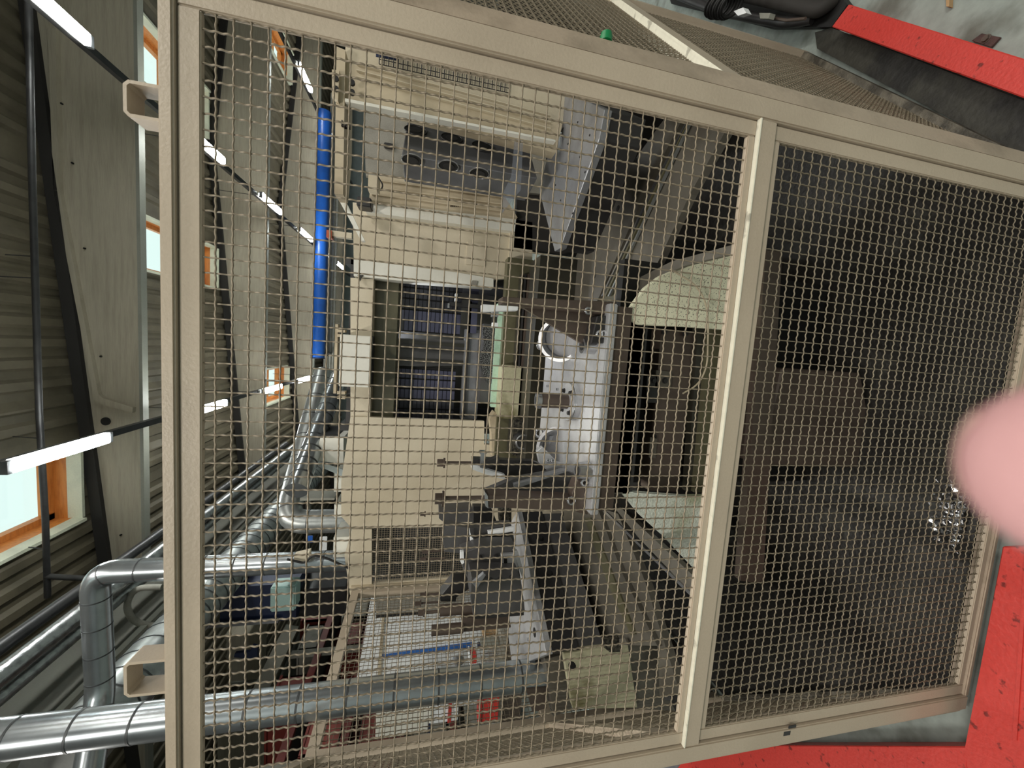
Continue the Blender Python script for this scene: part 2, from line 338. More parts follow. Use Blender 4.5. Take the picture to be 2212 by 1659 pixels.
# orange crane beam
p = at(354, 1317, y=5.4)
t = thing('crane_beam', 'long orange-red crane runway beam on the left', 'beam', (p.x, 2.0, p.z))
box('web', (p.x - .01, 2.0, p.z - .5), (p.x + .01, 15, p.z), 'orange', t); box('top_flange', (p.x - .12, 2.0, p.z - .02), (p.x + .12, 15, p.z), 'maroon', t); box('bottom_flange', (p.x - .12, 2.0, p.z - .52), (p.x + .12, 15, p.z - .5), 'orange', t)
for k in range(6): box('stiffener', (p.x - .1, 3 + k * 2, p.z - .5), (p.x + .1, 3.02 + k * 2, p.z - .02), 'orange', t)
# galvanised ducts
pe = at(617, 1128, y=3.25); pf = at(700, 805, z=pe.z)
duct('extraction_duct', 'galvanised duct bending down onto the machine roof', [pf, Vector((pe.x, pe.y, pe.z)), Vector((pe.x, pe.y, at(752, 1135, y=3.25).z))], .092, 'zinc_dk', .16, seams=.22)
pf2 = at(735, 805, z=pe.z - .25)
duct('flexible_duct', 'slimmer silver flexible duct beneath the bent duct', [pf2, at(640, 1060, z=pe.z - .25)], .07, 'zinc', .1, seams=.12, seamr=1.05)
a = depthline(470, 1262, 4.6, 2.7, 12)
duct('ribbed_duct', 'ribbed grey duct running back beside the orange crane beam', a, .2, 'zinc_dk', .1, seams=.16, seamr=1.03)
pt = at(205, 1236, y=2.9); pb = at(757, 1224, y=2.9); pl = at(218, 1500, y=2.9)
duct('drop_duct', 'galvanised duct with two elbows dropping to the machine roof', [Vector((pl.x - .45, pl.y - .55, pl.z - .25)), pl, Vector((pl.x + .02, pt.y, pt.z)), Vector((pt.x, pt.y, pt.z)), Vector((pt.x, pt.y, pb.z))][0:1] + [pl, pt, Vector((pt.x, pt.y, pb.z))], .074, 'zinc', .13, seams=.19)
q0 = at(-40, 1591, y=1.62); q1 = at(1188, 1462, y=1.62); xm = (at(300, 1556, y=1.62).x + at(1000, 1480, y=1.62).x) / 2
duct('riser_duct', 'largest upright galvanised duct, inside the fence on the left', [Vector((xm, 1.62, q0.z)), Vector((xm, 1.62, q1.z))], .066, 'zinc', .1, seams=.19)
t = thing('hose_loop', 'grey corrugated hose looping behind the upright ducts', 'hose', at(280, 1300, y=4.5))
tube('hose', [at(350, 1268, y=4.5), at(290, 1270, y=4.5), at(270, 1310, y=4.5), at(290, 1345, y=4.5), at(350, 1355, y=4.5)], .03, 'mach_grey', t, .25)

# ------------------------------------------------------------------ things far down the hall
p0 = at(691, 240, y=12.5); p1 = at(686, 772, y=12.5)
t = thing('crane_bridge', 'bright blue crane bridge tube across the hall', 'crane', p1)
cyl('bridge_tube', p1, Vector((p0.x, p1.y, p1.z)), .19, 'blue', t, seg=28); cyl('end_plate', p1 + Vector((-.03, 0, 0)), p1, .2, 'navy', t, seg=28)
pp0 = at(708, 200, y=12.9); pp1 = at(703, 800, y=12.6)
t = thing('cable_tray', 'grey corrugated tray under the blue crane bridge', 'tray', pp1)
for k in range(4): cyl('tray_rib', Vector((pp1.x, 12.9 + k * .01, pp1.z + .1 - k * .075)), Vector((pp0.x, 12.9 + k * .01, pp1.z + .1 - k * .075)), .036, 'mach_grey', t, seg=10)
box('tray_bracket', (pp1.x + .5, 12.6, pp1.z - .1), (pp1.x + .54, 13.0, pp1.z + .14), 'dark', t)
box('wall_panel', (3.2, 19.5, 2.2), (5.2, 19.6, 4.4), 'palewall'); tag(bpy.data.objects['wall_panel'], 'pale panel on the far end wall beside the crane bridge', 'panel')
# cream hall columns at the left
def column(u0, u1, v0, v1, y, lab, tilt=0):
    t = thing('hall_column', lab, 'column', at(u1, (v0 + v1) / 2, y=y)); vbox('shaft', u0, u1, v0, v1, y, .4, 'beam', t); vbox('shaft_edge', u0, u1, v1 - 3, v1 + 2, y - .03, .05, 'flange', t); return t
column(440, 560, 1372, 1478, 9, 'cream hall column behind the dark rack on the left')
column(470, 600, 1560, 1700, 8, 'cream hall column at the lower left behind the riser duct')
# dark machine with pale sage hood
t = thing('far_machine', 'dark machine tool with a pale sage hood, behind the fence', 'machine', at(650, 1300, y=6.2))
vbox('body', 475, 640, 1265, 1345, 6.2, .8, 'navy', t); vbox('hood', 583, 638, 1268, 1322, 5.9, .25, 'sage', t, .02); vbox('guide', 440, 600, 1345, 1352, 6.1, .05, 'alu', t); vbox('column', 640, 745, 1270, 1330, 6.4, .5, 'dark', t)
pris('arm', [(505, 1420), (507, 1412), (540, 1408), (545, 1395), (556, 1398), (556, 1425), (540, 1424)], 6.0, .05, 'navy', t)
pris('boom', [(550, 1480), (590, 1400), (612, 1360), (640, 1365), (600, 1450), (575, 1500), (540, 1505)], 6.1, .12, 'flange', t)
# racks along the left side: uprights, shelves, red and blue crates
ty = 0
rk = thing('pallet_rack', 'maroon and blue storage rack beyond the left fence', 'rack', (-6.2, 4.6, 0))
for yy in (4.6, 6.4, 8.2, 10.0):
    for xx in (-6.2, -5.2): box('upright', (xx - .04, yy - .04, 0), (xx + .04, yy + .04, 3.6), 'navy' if xx < -6 else 'mach_grey', rk)
for zz in (.4, 1.1, 1.8, 2.5, 3.2):
    for xx in (-6.2, -5.2): box('shelf_beam', (xx - .03, 4.6, zz - .06), (xx + .03, 10, zz + .04), 'maroon', rk)
    box('shelf', (-6.18, 4.6, zz + .03), (-5.22, 10, zz + .05), 'dark', rk)
k = 0
for zz in (.46, 1.16, 1.86, 2.56, 3.26):
    for yy in (4.75, 5.45, 6.55, 7.25, 8.35, 9.1):
        k += 1
        if (k * 7) % 5 == 0: continue
        mt = ('maroon', 'navy', 'rust', 'mach_grey')[(k * 3 + int(zz * 2)) % 4]; nm = {'maroon': 'maroon', 'navy': 'navy blue', 'rust': 'rust red', 'mach_grey': 'grey'}[mt]
        lv = {.46: 'lowest', 1.16: 'second', 1.86: 'third', 2.56: 'fourth', 3.26: 'top'}[zz]
        c = thing('storage_crate', '%s crate on the %s shelf of the rack, bay %s' % (nm, lv, ['nearest the fence', 'second in depth', 'third in depth', 'fourth in depth', 'fifth in depth', 'at the far end'][(4.75, 5.45, 6.55, 7.25, 8.35, 9.1).index(yy)]), 'crate', (-5.7, yy + .3, zz), 'crates on the storage rack')
        h = .3 + .15 * ((k * 5) % 3) / 2
        bm = bmesh.new(); bx(bm, (-6.1, yy, zz), (-5.25, yy + .58, zz + .02))
        for a_, b_ in (((-6.1, yy), (-6.07, yy + .58)), ((-5.28, yy), (-5.25, yy + .58)), ((-6.1, yy), (-5.25, yy + .03)), ((-6.1, yy + .55), (-5.25, yy + .58))): bx(bm, (a_[0], a_[1], zz), (b_[0], b_[1], zz + h))
        cbd = obj('crate_body', bm, mt, c); bm = bmesh.new(); bx(bm, (-5.25, yy - .01, zz + h - .03), (-5.23, yy + .59, zz + h)); bx(bm, (-6.12, yy - .02, zz + h - .03), (-5.23, yy, zz + h)); obj('rim', bm, mt, cbd)
# white machine with blue stripe behind the left fence
t = thing('striped_machine', 'white machine cabinet with a blue stripe behind the left fence', 'machine', at(1040, 1400, y=4.4))
pris('cabinet', [(800, 1296), (1068, 1270), (1068, 1520), (770, 1540), (770, 1470)], 4.4, .5, 'white_cloth', t)
pris('stripe', [(822, 1416), (1020, 1388), (1020, 1398), (821, 1425)], 4.385, .012, 'bluestripe', t)
pris('cabinet_edge', [(826, 1318), (832, 1316), (822, 1462), (815, 1464)], 4.37, .02, 'mach_dirty', t)
p = at(990, 1425, y=4.2); cyl('handwheel', p, p + Vector((0, -.02, 0)), .07, 'chrome', t, seg=24)
box('plinth', (at(1040,1500,y=4.4).x, 4.42, 0), (at(1040,1290,y=4.4).x, 4.88, at(1060,1400,y=4.4).z), 'mach_white', t)
t = thing('grey_shutter', 'dark grey ribbed shutter beside the mesh guard', 'shutter', at(960, 1300, y=4.1))
for k in range(7): vbox('slat', 812, 1000, 1286 + k * 5, 1290.2 + k * 5, 4.1, .03, 'mach_grey', t)
vbox('shutter_back', 812, 1000, 1286, 1321, 4.13, .02, 'dark', t); box('guide_post', (at(900,1321,y=4.13).x - .04, 4.13, 0), (at(900,1321,y=4.13).x, 4.17, at(812,1321,y=4.13).z), 'dark', t)
t = thing('parts_bench', 'cluttered bench with parts and red boxes behind the fence', 'bench', at(1110, 1400, y=3.6))
vbox('bench_top', 1075, 1088, 1290, 1640, 3.6, .5, 'mach_grey', t); vbox('bench_front', 1088, 1130, 1290, 1640, 3.65, .05, 'brown', t)
def small(name, label, cat, u0, u1, v0, v1, y, m, d=.12):
    t = thing(name, label, cat, at(u1, (v0 + v1) / 2, y=y)); vbox('body', u0, u1, v0, v1, y, d, m, t, .004); return t
c = small('parts_box', 'small red box on the parts bench above the riser duct', 'box', 1016, 1030, 1418, 1434, 3.55, 'red'); vbox('lid', 1013, 1016, 1417, 1435, 3.545, .13, 'white_cloth', c)
c = small('parts_box', 'tall red box on the bench below the riser duct', 'box', 1034, 1077, 1505, 1560, 3.55, 'red'); vbox('band', 1040, 1043, 1504, 1561, 3.545, .13, 'maroon', c)
c = small('bottle', 'slate blue bottle on the bench beside the red box', 'bottle', 1038, 1076, 1388, 1404, 3.6, 'flange', .08); vbox('cap', 1032, 1038, 1393, 1400, 3.61, .04, 'navy', c)
c = small('cardboard_box', 'tall brown cardboard box on the bench behind the bottle', 'box', 1046, 1076, 1368, 1386, 3.75, 'box'); vbox('flap', 1044, 1046, 1366, 1380, 3.74, .13, 'box', c)
c = small('cardboard_box', 'pale cardboard carton on the bench below the riser duct', 'box', 1058, 1088, 1500, 1540, 3.7, 'reveal'); vbox('tape', 1057, 1089, 1518, 1522, 3.695, .01, 'box', c)
c = small('white_drum', 'white drum with red lettering band behind the fence, lower left', 'drum', 932, 990, 1500, 1560, 3.9, 'white_cloth', .3); vbox('red_band', 968, 975, 1512, 1561, 3.89, .02, 'red', c); vbox('drum_rim', 928, 932, 1498, 1562, 3.88, .34, 'mach_white', c)
c = small('white_cabinet', 'plain white cabinet door below the riser duct', 'cabinet', 812, 925, 1524, 1590, 4.0, 'mach_white', .3); vbox('door_edge', 925, 930, 1520, 1592, 3.98, .3, 'navy', c)
for k in range(9):
    z_ = at(1085, 1400, y=3.7).z; yy = 3.62 + .05 * (k % 3); u_, v_ = 1050 + 3 * (k % 4), 1400 + 5 * k
    q = at(u_, v_, y=yy); c = thing('steel_rod', 'thin steel rod standing on the parts bench', 'rod', (q.x, yy, z_), 'steel rods on the parts bench'); cyl('rod', (q.x, yy, at(1086, v_, y=yy).z), (q.x + .02, yy, q.z + .06), .006, 'chrome', c, seg=8)

# ------------------------------------------------------------------ the machining centre
YM = 2.78
mc = thing('machining_centre', 'large cream machining centre with an open dark cabin', 'machine', (0, YM, 0))
def mb(name, u0, u1, v0, v1, y, t, m, bevel=0.): return vbox(name, u0, u1, v0, v1, y, t, m, mc, bevel)
# left cheek panel
pris('side_panel', [(757, 900), (1046, 910), (1046, 960), (1120, 965), (1180, 1000), (1190, 1130), (957, 1138), (760, 1142), (737, 1115), (737, 1040)], YM, .04, 'mach', mc)
pris('grille_panel', [(760, 1143), (803, 1143), (803, 1262), (1000, 1245), (1000, 1275), (765, 1291), (756, 1285), (744, 1200)], YM + .005, .04, 'mach', mc)
pris('panel_trim', [(758, 1268), (1010, 1252), (1010, 1262), (760, 1280)], YM - .015, .02, 'mach_dirty', mc)
pris('guard_back', [(803, 1140), (1010, 1132), (1010, 1245), (803, 1262)], YM + .25, .03, 'seam', mc)
# wire guard in the cheek
def grid(name, p00, pu, pv, nu, nv, r, m, parent, kindstuff=True):
    bm = bmesh.new(); p00, pu, pv = Vector(p00), Vector(pu), Vector(pv)
    for i in range(nu + 1): cylbm(bm, p00 + pu * i / nu, p00 + pu * i / nu + pv, r, seg=4, cap=False)
    for i in range(nv + 1): cylbm(bm, p00 + pv * i / nv + pu.cross(pv).normalized() * r, p00 + pv * i / nv + pu + pu.cross(pv).normalized() * r, r, seg=4, cap=False)
    o = obj(name, bm, m, parent)
    if kindstuff: o['kind'] = 'stuff'
    return o
a, b_, c_ = at(803, 1262, y=YM + .02), at(803, 1140, y=YM + .02), at(1040, 1250, y=YM + .02)
grid('wire_guard', a, Vector((b_.x - a.x, 0, 0)), Vector((0, 0, c_.z - a.z)), 26, 44, .0016, 'wire', mc)
# header over the opening
pris('header', [(757, 600), (807, 603), (799, 905), (757, 900)], YM + .02, .1, 'mach', mc)
mb('header_box', 733, 799, 724, 836, YM - .12, .14, 'mach_white', .004)
mb('header_gap', 799, 806, 726, 836, YM - .03, .05, 'black')
mb('header_rail', 722, 728, 700, 850, YM + .1, .05, 'mach_dirty')
for v in (712, 722, 846, 856): mb('bracket', 728, 745, v, v + 6, YM + .05, .06, 'mach_dirty')
pris('jamb', [(764, 560), (985, 588), (1066, 602), (1066, 622), (984, 616), (860, 606), (806, 600), (764, 596)], YM - .02, .12, 'mach_white', mc)
pris('jamb_flag', [(772, 594), (784, 594), (778, 607)], YM - .03, .012, 'olive_dk', mc)
pris('jamb_plate', [(1020, 606), (1032, 607), (1029, 618), (1017, 616)], YM - .03, .012, 'mach_grey', mc)
pris('right_panel', [(762, 437), (1112, 478), (1118, 600), (1066, 604), (985, 588), (764, 560)], YM, .05, 'mach', mc)
pris('access_cover', [(1010, 522), (1050, 528), (1048, 575), (1006, 570)], YM - .008, .01, 'mach', mc)
pris('panel_post', [(1117, 475), (1150, 480), (1150, 610), (1098, 606), (1103, 480)], YM - .03, .05, 'mach', mc)
pris('upper_fascia', [(795, 430), (1115, 472), (1112, 500), (790, 458)], YM - .06, .06, 'mach_white', mc)
pris('slide_rail', [(803, 378), (1085, 415), (1118, 470), (797, 432)], YM - .1, .08, 'mach_dirty', mc)
for k in range(3): pris('rail_lip', [(803, 385 + k * 16), (1085, 424 + k * 15), (1085, 427 + k * 15), (803, 388 + k * 16)], YM - .115, .02, 'mach_dirty', mc)
for k in range(5): pris('rating_mark', [(973 + k * 4, 441 + k * .5), (975 + k * 4, 441.3 + k * .5), (975 + k * 4, 446), (973 + k * 4, 446)], YM - .108, .01, 'black_letters', mc)
mb('limit_switch', 770, 802, 425, 446, YM - .2, .1, 'dark', .006)
# cabin: back, sides, floor
yb = YM + 1.0
xl, xr = at(900, 908, y=YM).x, at(900, 600, y=YM).x; zt, zb = at(800, 750, y=YM).z, at(1075, 750, y=YM).z
box('cabin_back', (xl - .3, yb, zb - .5), (xr + .3, yb + .05, zt + .2), 'olive_dk', mc)
box('cabin_side', (xl - .1, YM + .06, zb - .5), (xl - .06, yb, zt + .2), 'dark', mc); box('cabin_side', (xr + .06, YM + .1, zb - .5), (xr + .1, yb, zt + .2), 'dark', mc)
box('cabin_roof', (xl - .1, YM + .1, zt + .12), (xr + .1, yb, zt + .16), 'dark', mc)
pris('cabin_lintel', [(805, 600), (862, 606), (849, 905), (797, 905)], YM + .13, .04, 'olive', mc)
pris('lintel_step', [(836, 603), (866, 606), (852, 905), (826, 905)], YM + .18, .04, 'olive', mc)
# telescopic cover plates: two banks of small tiles
def bank(u0, u1, v0, v1, nu, nv, y, m1, m2):
    A0, A1 = at(u0, v1, y=y), at(u1, v0, y=y); dx, dz = (A1.x - A0.x) / nv, (A0.z - A1.z) / nu
    me = None
    for i in range(nu):
        for j in range(nv):
            if me is None:
                o = box('tile', (A0.x, y, A0.z - dz), (A0.x + dx * .86, y + .02, A0.z - dz * .1), m1, mc, .002); me = {m1: o.data}
                m2o = o.data.copy(); m2o.materials.clear(); m2o.materials.append(M[m2]); me[m2] = m2o
            else:
                o = bpy.data.objects.new('tile', me[m2 if (j < 2 and m2) else m1]); link(o, mc); o.location = (dx * j, 0, -dz * i)
    box('tile_backing', (A0.x - .01, y + .02, A1.z), (A1.x + .01, y + .05, A0.z + .01), 'black', mc)
bank(862, 1000, 608, 712, 14, 5, YM + .35, 'tile', 'tileb')
bank(852, 985, 800, 902, 14, 5, YM + .35, 'tileb', 'tile')
pris('spindle_column', [(842, 730), (1010, 735), (1008, 790), (842, 790)], YM + .3, .3, 'block', mc)
mb('column_way', 842, 1005, 738, 745, YM + .27, .03, 'olive_dk'); mb('column_way', 842, 1005, 752, 757, YM + .27, .03, 'dark'); mb('column_way', 842, 1005, 776, 782, YM + .27, .03, 'olive_dk')
mb('way_cover', 1000, 1036, 712, 905, YM + .25, .1, 'alu'); mb('way_cover', 1014, 1032, 610, 720, YM + .22, .1, 'tileb')
mb('way_groove', 1008, 1012, 650, 900, YM + .22, .02, 'dark')
mb('probe', 985, 1070, 636, 648, YM + .1, .05, 'dark'); mb('probe_tip', 983, 988, 634, 650, YM + .08, .08, 'white_cloth'); mb('probe', 970, 1050, 656, 664, YM + .15, .04, 'dark'); mb('probe_tip', 967, 971, 655, 665, YM + .14, .06, 'chrome')
# pallet inside the cabin with swarf
ip = thing('inner_pallet', 'mint-edged pallet inside the cabin heaped with swarf', 'pallet', at(1130, 780, y=YM - .15))
vbox('edge', 1068, 1082, 655, 880, YM - .1, .06, 'mint', ip); vbox('pallet_body', 1040, 1070, 700, 870, YM - .02, .4, 'block', ip)
vbox('chip_tray', 1082, 1130, 790, 905, YM - .25, .2, 'mossy', ip, .012)
pris('swarf', [(1042, 708), (1068, 706), (1070, 832), (1052, 826), (1040, 800), (1035, 770), (1046, 745)], YM - .06, .05, 'chips', ip)
pris('chute', [(1058, 905), (1068, 890), (1100, 905), (1112, 920), (1100, 1000), (1062, 985), (1062, 940)], YM - .12, .1, 'mach_dirty', ip)
for k in range(12): bolt(at(1078 + (k % 3) * 8, 912 + (k // 3) * 9, y=YM - .12), (0, -1, 0), .003, .004, 'dark', ip)
# machine bed in front of the cabin
bd = thing('machine_bed', 'oily dark machine bed with ribbed way covers between pallet and cabin', 'machine', (0, 2.45, .4))
vbox('bed_face', 1082, 1190, 560, 1010, 2.62, .1, 'olive', bd); vbox('bed_lower', 1150, 1330, 560, 1010, 2.3, .25, 'olive_dk', bd)
for i, u in enumerate((1112, 1120, 1127, 1136, 1144, 1152)): vbox('way_rib', u, u + 3.4, 590, 980, 2.55 - i * .01, .06, ('olive_dk', 'dark', 'brown')[i % 3], bd)
vbox('bed_rail', 1160, 1168, 560, 990, 2.45, .06, 'olive', bd); vbox('chain', 1108, 1138, 905, 985, 2.42, .08, 'debris', bd, .01)
p = at(1130, 955, y=2.36); cyl('drive_wheel', p, p + Vector((0, .06, 0)), .055, 'dark', bd, seg=24); ring('wheel_rim', p, (0, 1, 0), .045, .007, 'chrome', bd)
box('recess_backing', (at(1300, 560, y=2.75).x, 2.75, 0), (1.95, 2.8, at(1112, 500, y=2.75).z), 'gap', mc)  # dark backing panels, the recess shade put into their colour
box('recess_panel', (1.62, 1.9, 0), (1.66, 2.75, 1.45), 'gap', mc)
# small white boxes and ledges on the machine roof
t = thing('roof_unit', 'white electrical boxes and ledges on the machine roof', 'unit', at(745, 1000, y=2.95))
pris('ledge', [(692, 945), (742, 945), (742, 1002), (684, 995), (681, 990)], 2.95, .3, 'mach_white', t)
pris('ledge_lip', [(681, 998), (742, 1015), (742, 1030), (676, 1002)], 2.9, .02, 'palewall', t)
vbox('riser_box', 722, 740, 1022, 1062, 2.95, .2, 'mach_white', t); pris('front_box', [(722, 1090), (762, 1090), (758, 1116), (722, 1118)], 2.85, .2, 'mach_white', t)
vbox('front_box', 720, 756, 1160, 1205, 2.85, .25, 'mach_white', t); vbox('shelf', 648, 722, 1076, 1081, 2.9, .15, 'flange', t)
vbox('tray', 693, 730, 939, 945, 3.0, .3, 'black', t)
pris('cable_box', [(635, 1200), (668, 1192), (668, 1212), (635, 1214)], 2.8, .05, 'mach', t)
tube('cable', [at(620, 1208, y=2.78), at(660, 1217, y=2.78), at(672, 1200, y=2.78), at(700, 1203, y=2.78), at(755, 1228, y=2.76)], .008, 'black', t, .05, 8)
t = thing('wall_poster', 'bright blue and white notices behind the machine roof', 'notice', at(670, 1180, y=4))
vbox('blue_notice', 664, 675, 1158, 1172, 4, .01, 'blue', t); vbox('white_notice', 690, 706, 1160, 1200, 4.02, .01, 'white_cloth', t)

# ------------------------------------------------------------------ right side: gantry frame, wall and tombstone
ga = thing('side_gantry', 'cream gantry frame with a stained upright on the right', 'frame', at(1200, 200, y=2.0))
YG = 1.74
pris('upright', [(745, 133), (1215, 268), (1200, 330), (745, 212)], YG, .06, 'mach_dirty', ga)
pris('upright_return', [(748, 60), (1235, 200), (1215, 268), (745, 133)], YG + .03, .06, 'mach', ga)
pris('upright_lip', [(745, 212), (1200, 302), (1200, 306), (745, 219)], YG - .03, .04, 'mach_white', ga)
for k in range(3): pris('fold', [(770, 135 + k * 14), (1190, 248 + k * 14), (1190, 250 + k * 14), (770, 137 + k * 14)], YG - .012, .014, 'mach', ga)
pris('header', [(727, 100), (746, 108), (741, 420), (722, 418)], YG - .02, .1, 'mach_dirty', ga)
pris('header_return', [(746, 108), (754, 110), (752, 330), (744, 420)], YG + .04, .08, 'mach', ga)
pris('end_plate', [(717, 150), (733, 152), (730, 218), (717, 210)], YG - .04, .02, 'mach_dirty', ga)
for u, v in ((725, 169), (725, 191), (760, 177), (760, 198)):
    p = at(u, v, y=YG - .045); cyl('bolt_hole', p, p + Vector((0, .01, 0)), .011, 'black', ga, seg=12)
pris('brace', [(724, 418), (740, 420), (788, 520), (780, 520)], YG + .1, .03, 'mach_white', ga)
bm = bmesh.new()
q = at(755, 268, y=YG - .03)
for (dx, dz, w, h) in ((-.012, 0, .004, .03), (0, 0, .022, .004), (0, .013, .016, .004), (0, .026, .022, .004)):
    bx(bm, (q.x + (dx if dx else -.012), q.y, q.z + dz), (q.x + (dx if dx else -.012) + w, q.y + .02, q.z + dz + h))
obj('letter_mark', bm, 'black_letters', ga)
a, b_ = at(820, 112, y=YG + .02), at(1100, 188, y=YG + .02)
bm = bmesh.new()
for i in range(30):
    t_ = i / 29; z0 = a.z + (b_.z - a.z) * t_; cylbm(bm, (a.x - .045, YG + .02, z0), (a.x + .05, YG + .02, z0), .002, seg=4, cap=False)
for i in range(6): cylbm(bm, (a.x - .045 + .019 * i, YG + .022, a.z), (a.x - .045 + .019 * i, YG + .022, b_.z), .002, seg=4, cap=False)
tag(obj('vent_grid', bm, 'dark', ga), kind='stuff'); pris('vent_dark', [(812, 109), (860, 118), (860, 131), (812, 122)], YG + .028, .01, 'navy', ga)
wl = thing('stippled_panel', 'rough grey partition beside the tombstone block', 'panel', at(900, 300, y=2.72))
pris('partition', [(785, 222), (1180, 300), (1180, 420), (790, 380)], 2.72, .03, 'mach_grey', wl)
pris('partition_base', [(800, 378), (1085, 405), (1085, 418), (800, 386)], 2.68, .04, 'mach', wl)
vbox('handle', 829, 850, 308, 318, 2.69, .03, 'dark', wl, .004)
vbox('junction_box', 795, 818, 378, 412, 2.3, .06, 'mach', wl, .003); tube('cable', [at(815, 380, y=2.29), at(828, 400, y=2.29), at(822, 412, y=2.29)], .004, 'black', wl, .03, 6)
bo = thing('lamp_bracket', 'small orange-tipped bracket left of the gantry, against the end wall', 'bracket', at(715, 505, y=3.2)); vbox('arm', 712, 760, 500, 512, 3.2, .05, 'mach', bo); vbox('tip', 705, 716, 497, 513, 3.18, .07, 'orange', bo)
# tombstone (right station)
tb = thing('tombstone_block', 'dark steel tombstone block with six round bores', 'fixture', at(1180, 330, y=2.1))
P0 = at(868, 252, y=2.05); P1 = at(868, 334, y=1.78); P2 = at(868, 392, y=2.0)
zb_, zt_ = at(1165, 330, y=1.78).z, P1.z
pts = [Vector((P0.x, P0.y, zb_)), Vector((P1.x, P1.y, zb_)), Vector((P2.x, P2.y, zb_)), Vector((P2.x + P0.x - P1.x, P2.y + P0.y - P1.y, zb_))]
extr('block', pts, (0, 0, zt_ - zb_), 'tomb', tb, .004)
def bores(A_, B_, us, vc, R, m1):
    d = (B_ - A_); d.z = 0; n = Vector((d.y, -d.x, 0)).normalized()
    if n.y > 0: n = -n
    for (u, v) in us:
        c = Vector(((u - CX) / F, -(v - CY) / F, -1.0)); r = RW @ c; t = (A_ - CAM).dot(n) / r.dot(n); p = CAM + r * t
        cyl('bore', p + n * .001, p + n * .004, R, 'black', tb, seg=32); ring('bore_lip', p + n * .004, n, R, .003, m1, tb, 32)
        cyl('bore_step', p + n * .004, p + n * .006, R * .55, 'dark', tb, seg=24)
bores(P0, P1, ((898, 283), (976, 300), (1042, 318)), 0, .05, 'dark')
bores(P1, P2, ((891, 344), (969, 357), (1036, 373)), 0, .044, 'chrome')
pris('tinted_guard', [(1112, 300), (1130, 303), (1125, 410), (1085, 460), (1085, 420), (1105, 380)], 1.7, .006, 'tint', tb)
# ------------------------------------------------------------------ pallets of the carousel
ZP = 1.15   # top of the pallets
def edge_face(name, a, b, z0, z1, t, m, parent):
    """upright plate from a to b (x, y) between two heights, t thick away from the camera"""
    a, b = Vector(a), Vector(b); d = b - a; n = Vector((-d.y, d.x)).normalized()
    if n.dot(a) < 0: n = -n
    return extr(name, [(a.x, a.y, z0), (b.x, b.y, z0), (b.x, b.y, z1), (a.x, a.y, z1)], (n.x * t, n.y * t, 0), m, parent)
fp = thing('front_pallet', 'bright ground steel pallet in the middle, nearest the fence', 'pallet', (-.21, 1.6, 1.0))
FR, FL = at(1318, 655, z=ZP), at(1277, 1115, z=ZP); BL_, BR_ = at(1160, 1000, z=ZP), at(1180, 690, z=ZP)
yf, yk = FR.y, BL_.y
box('plate', (FL.x, yf, ZP - .028), (FR.x, yk, ZP), 'pallet', fp, .003)
box('pallet_body', (FL.x + .01, yf + .012, ZP - .085), (FR.x - .005, yk - .02, ZP - .028), 'brown', fp)
box('pallet_skirt', (FL.x + .06, yf + .03, ZP - .15), (FR.x - .04, yk - .05, ZP - .085), 'plate', fp)
for u, v in ((1185, 834), (1206, 841), (1210, 1000)):
    p = at(u, v, z=ZP); cyl('locating_pin', p, p + Vector((0, 0, .008)), .006, 'chrome', fp, seg=10)
# central post on a flange
ps = thing('locating_post', 'upright brown post on a round bolted flange', 'post', at(1240, 868, z=ZP))
p = at(1240, 868, z=ZP); cyl('flange', p, p + Vector((0, 0, .028)), .07, 'pallet', ps, seg=40); ring('flange_lip', p + Vector((0, 0, .022)), (0, 0, 1), .07, .004, 'chrome', ps, 40)
top = at(1160, 866, y=p.y); cyl('shaft', p + Vector((0, 0, .028)), Vector((p.x, p.y, top.z - .012)), .027, 'brown', ps, seg=28)
cyl('cap', Vector((p.x, p.y, top.z - .012)), Vector((p.x, p.y, top.z + .002)), .03, 'chrome', ps, seg=28); cyl('cap_bore', Vector((p.x, p.y, top.z + .002)), Vector((p.x, p.y, top.z + .004)), .014, 'black', ps, seg=16)
for k in range(4):
    a_ = math.radians(45 + 90 * k); bolt(p + Vector((.052 * math.cos(a_), .052 * math.sin(a_), .028)), (0, 0, 1), .007, .01, 'dark', ps)
# cradle rings
def cradle(lab, uv, y, R, axis):
    c = at(*uv, y=y); t = thing('cradle_ring', lab, 'ring', (c.x, y, ZP)); ax = Vector(axis).normalized()
    ring('rim', c - ax * .02, ax, R, .013, 'pallet', t, 40, .05); cyl('seat_disc', c - ax * .018, c - ax * .012, R - .012, 'tomb', t, seg=40)
    box('foot', (c.x - R * .5, y + .04, ZP), (c.x + R * .5, y + .07, max(c.z - R * .3, ZP + .03)), 'alu', t)
    return t
c1 = cradle('bright cradle ring at the right of the pallet, behind the gusset', (1212, 733), 1.47, .086, (-.25, -1, .75))
c2 = cradle('bright cradle ring at the left of the pallet, next to the post', (1208, 970), 1.47, .09, (.3, -1, .75))
for (lab, u, v, r_) in (('round steel boss on the pallet under the right gusset', 1272, 748, .026), ('round steel boss on the pallet beside the left gusset', 1262, 1016, .028)):
    q = at(u, v, z=ZP + .02); t = thing('steel_boss', lab, 'boss', (q.x, q.y, ZP)); cyl('boss', (q.x, q.y, ZP), (q.x, q.y, ZP + .045), r_, 'chrome', t, seg=28); cyl('boss_bore', (q.x, q.y, ZP + .045), (q.x, q.y, ZP + .047), r_ * .6, 'dark', t, seg=24)
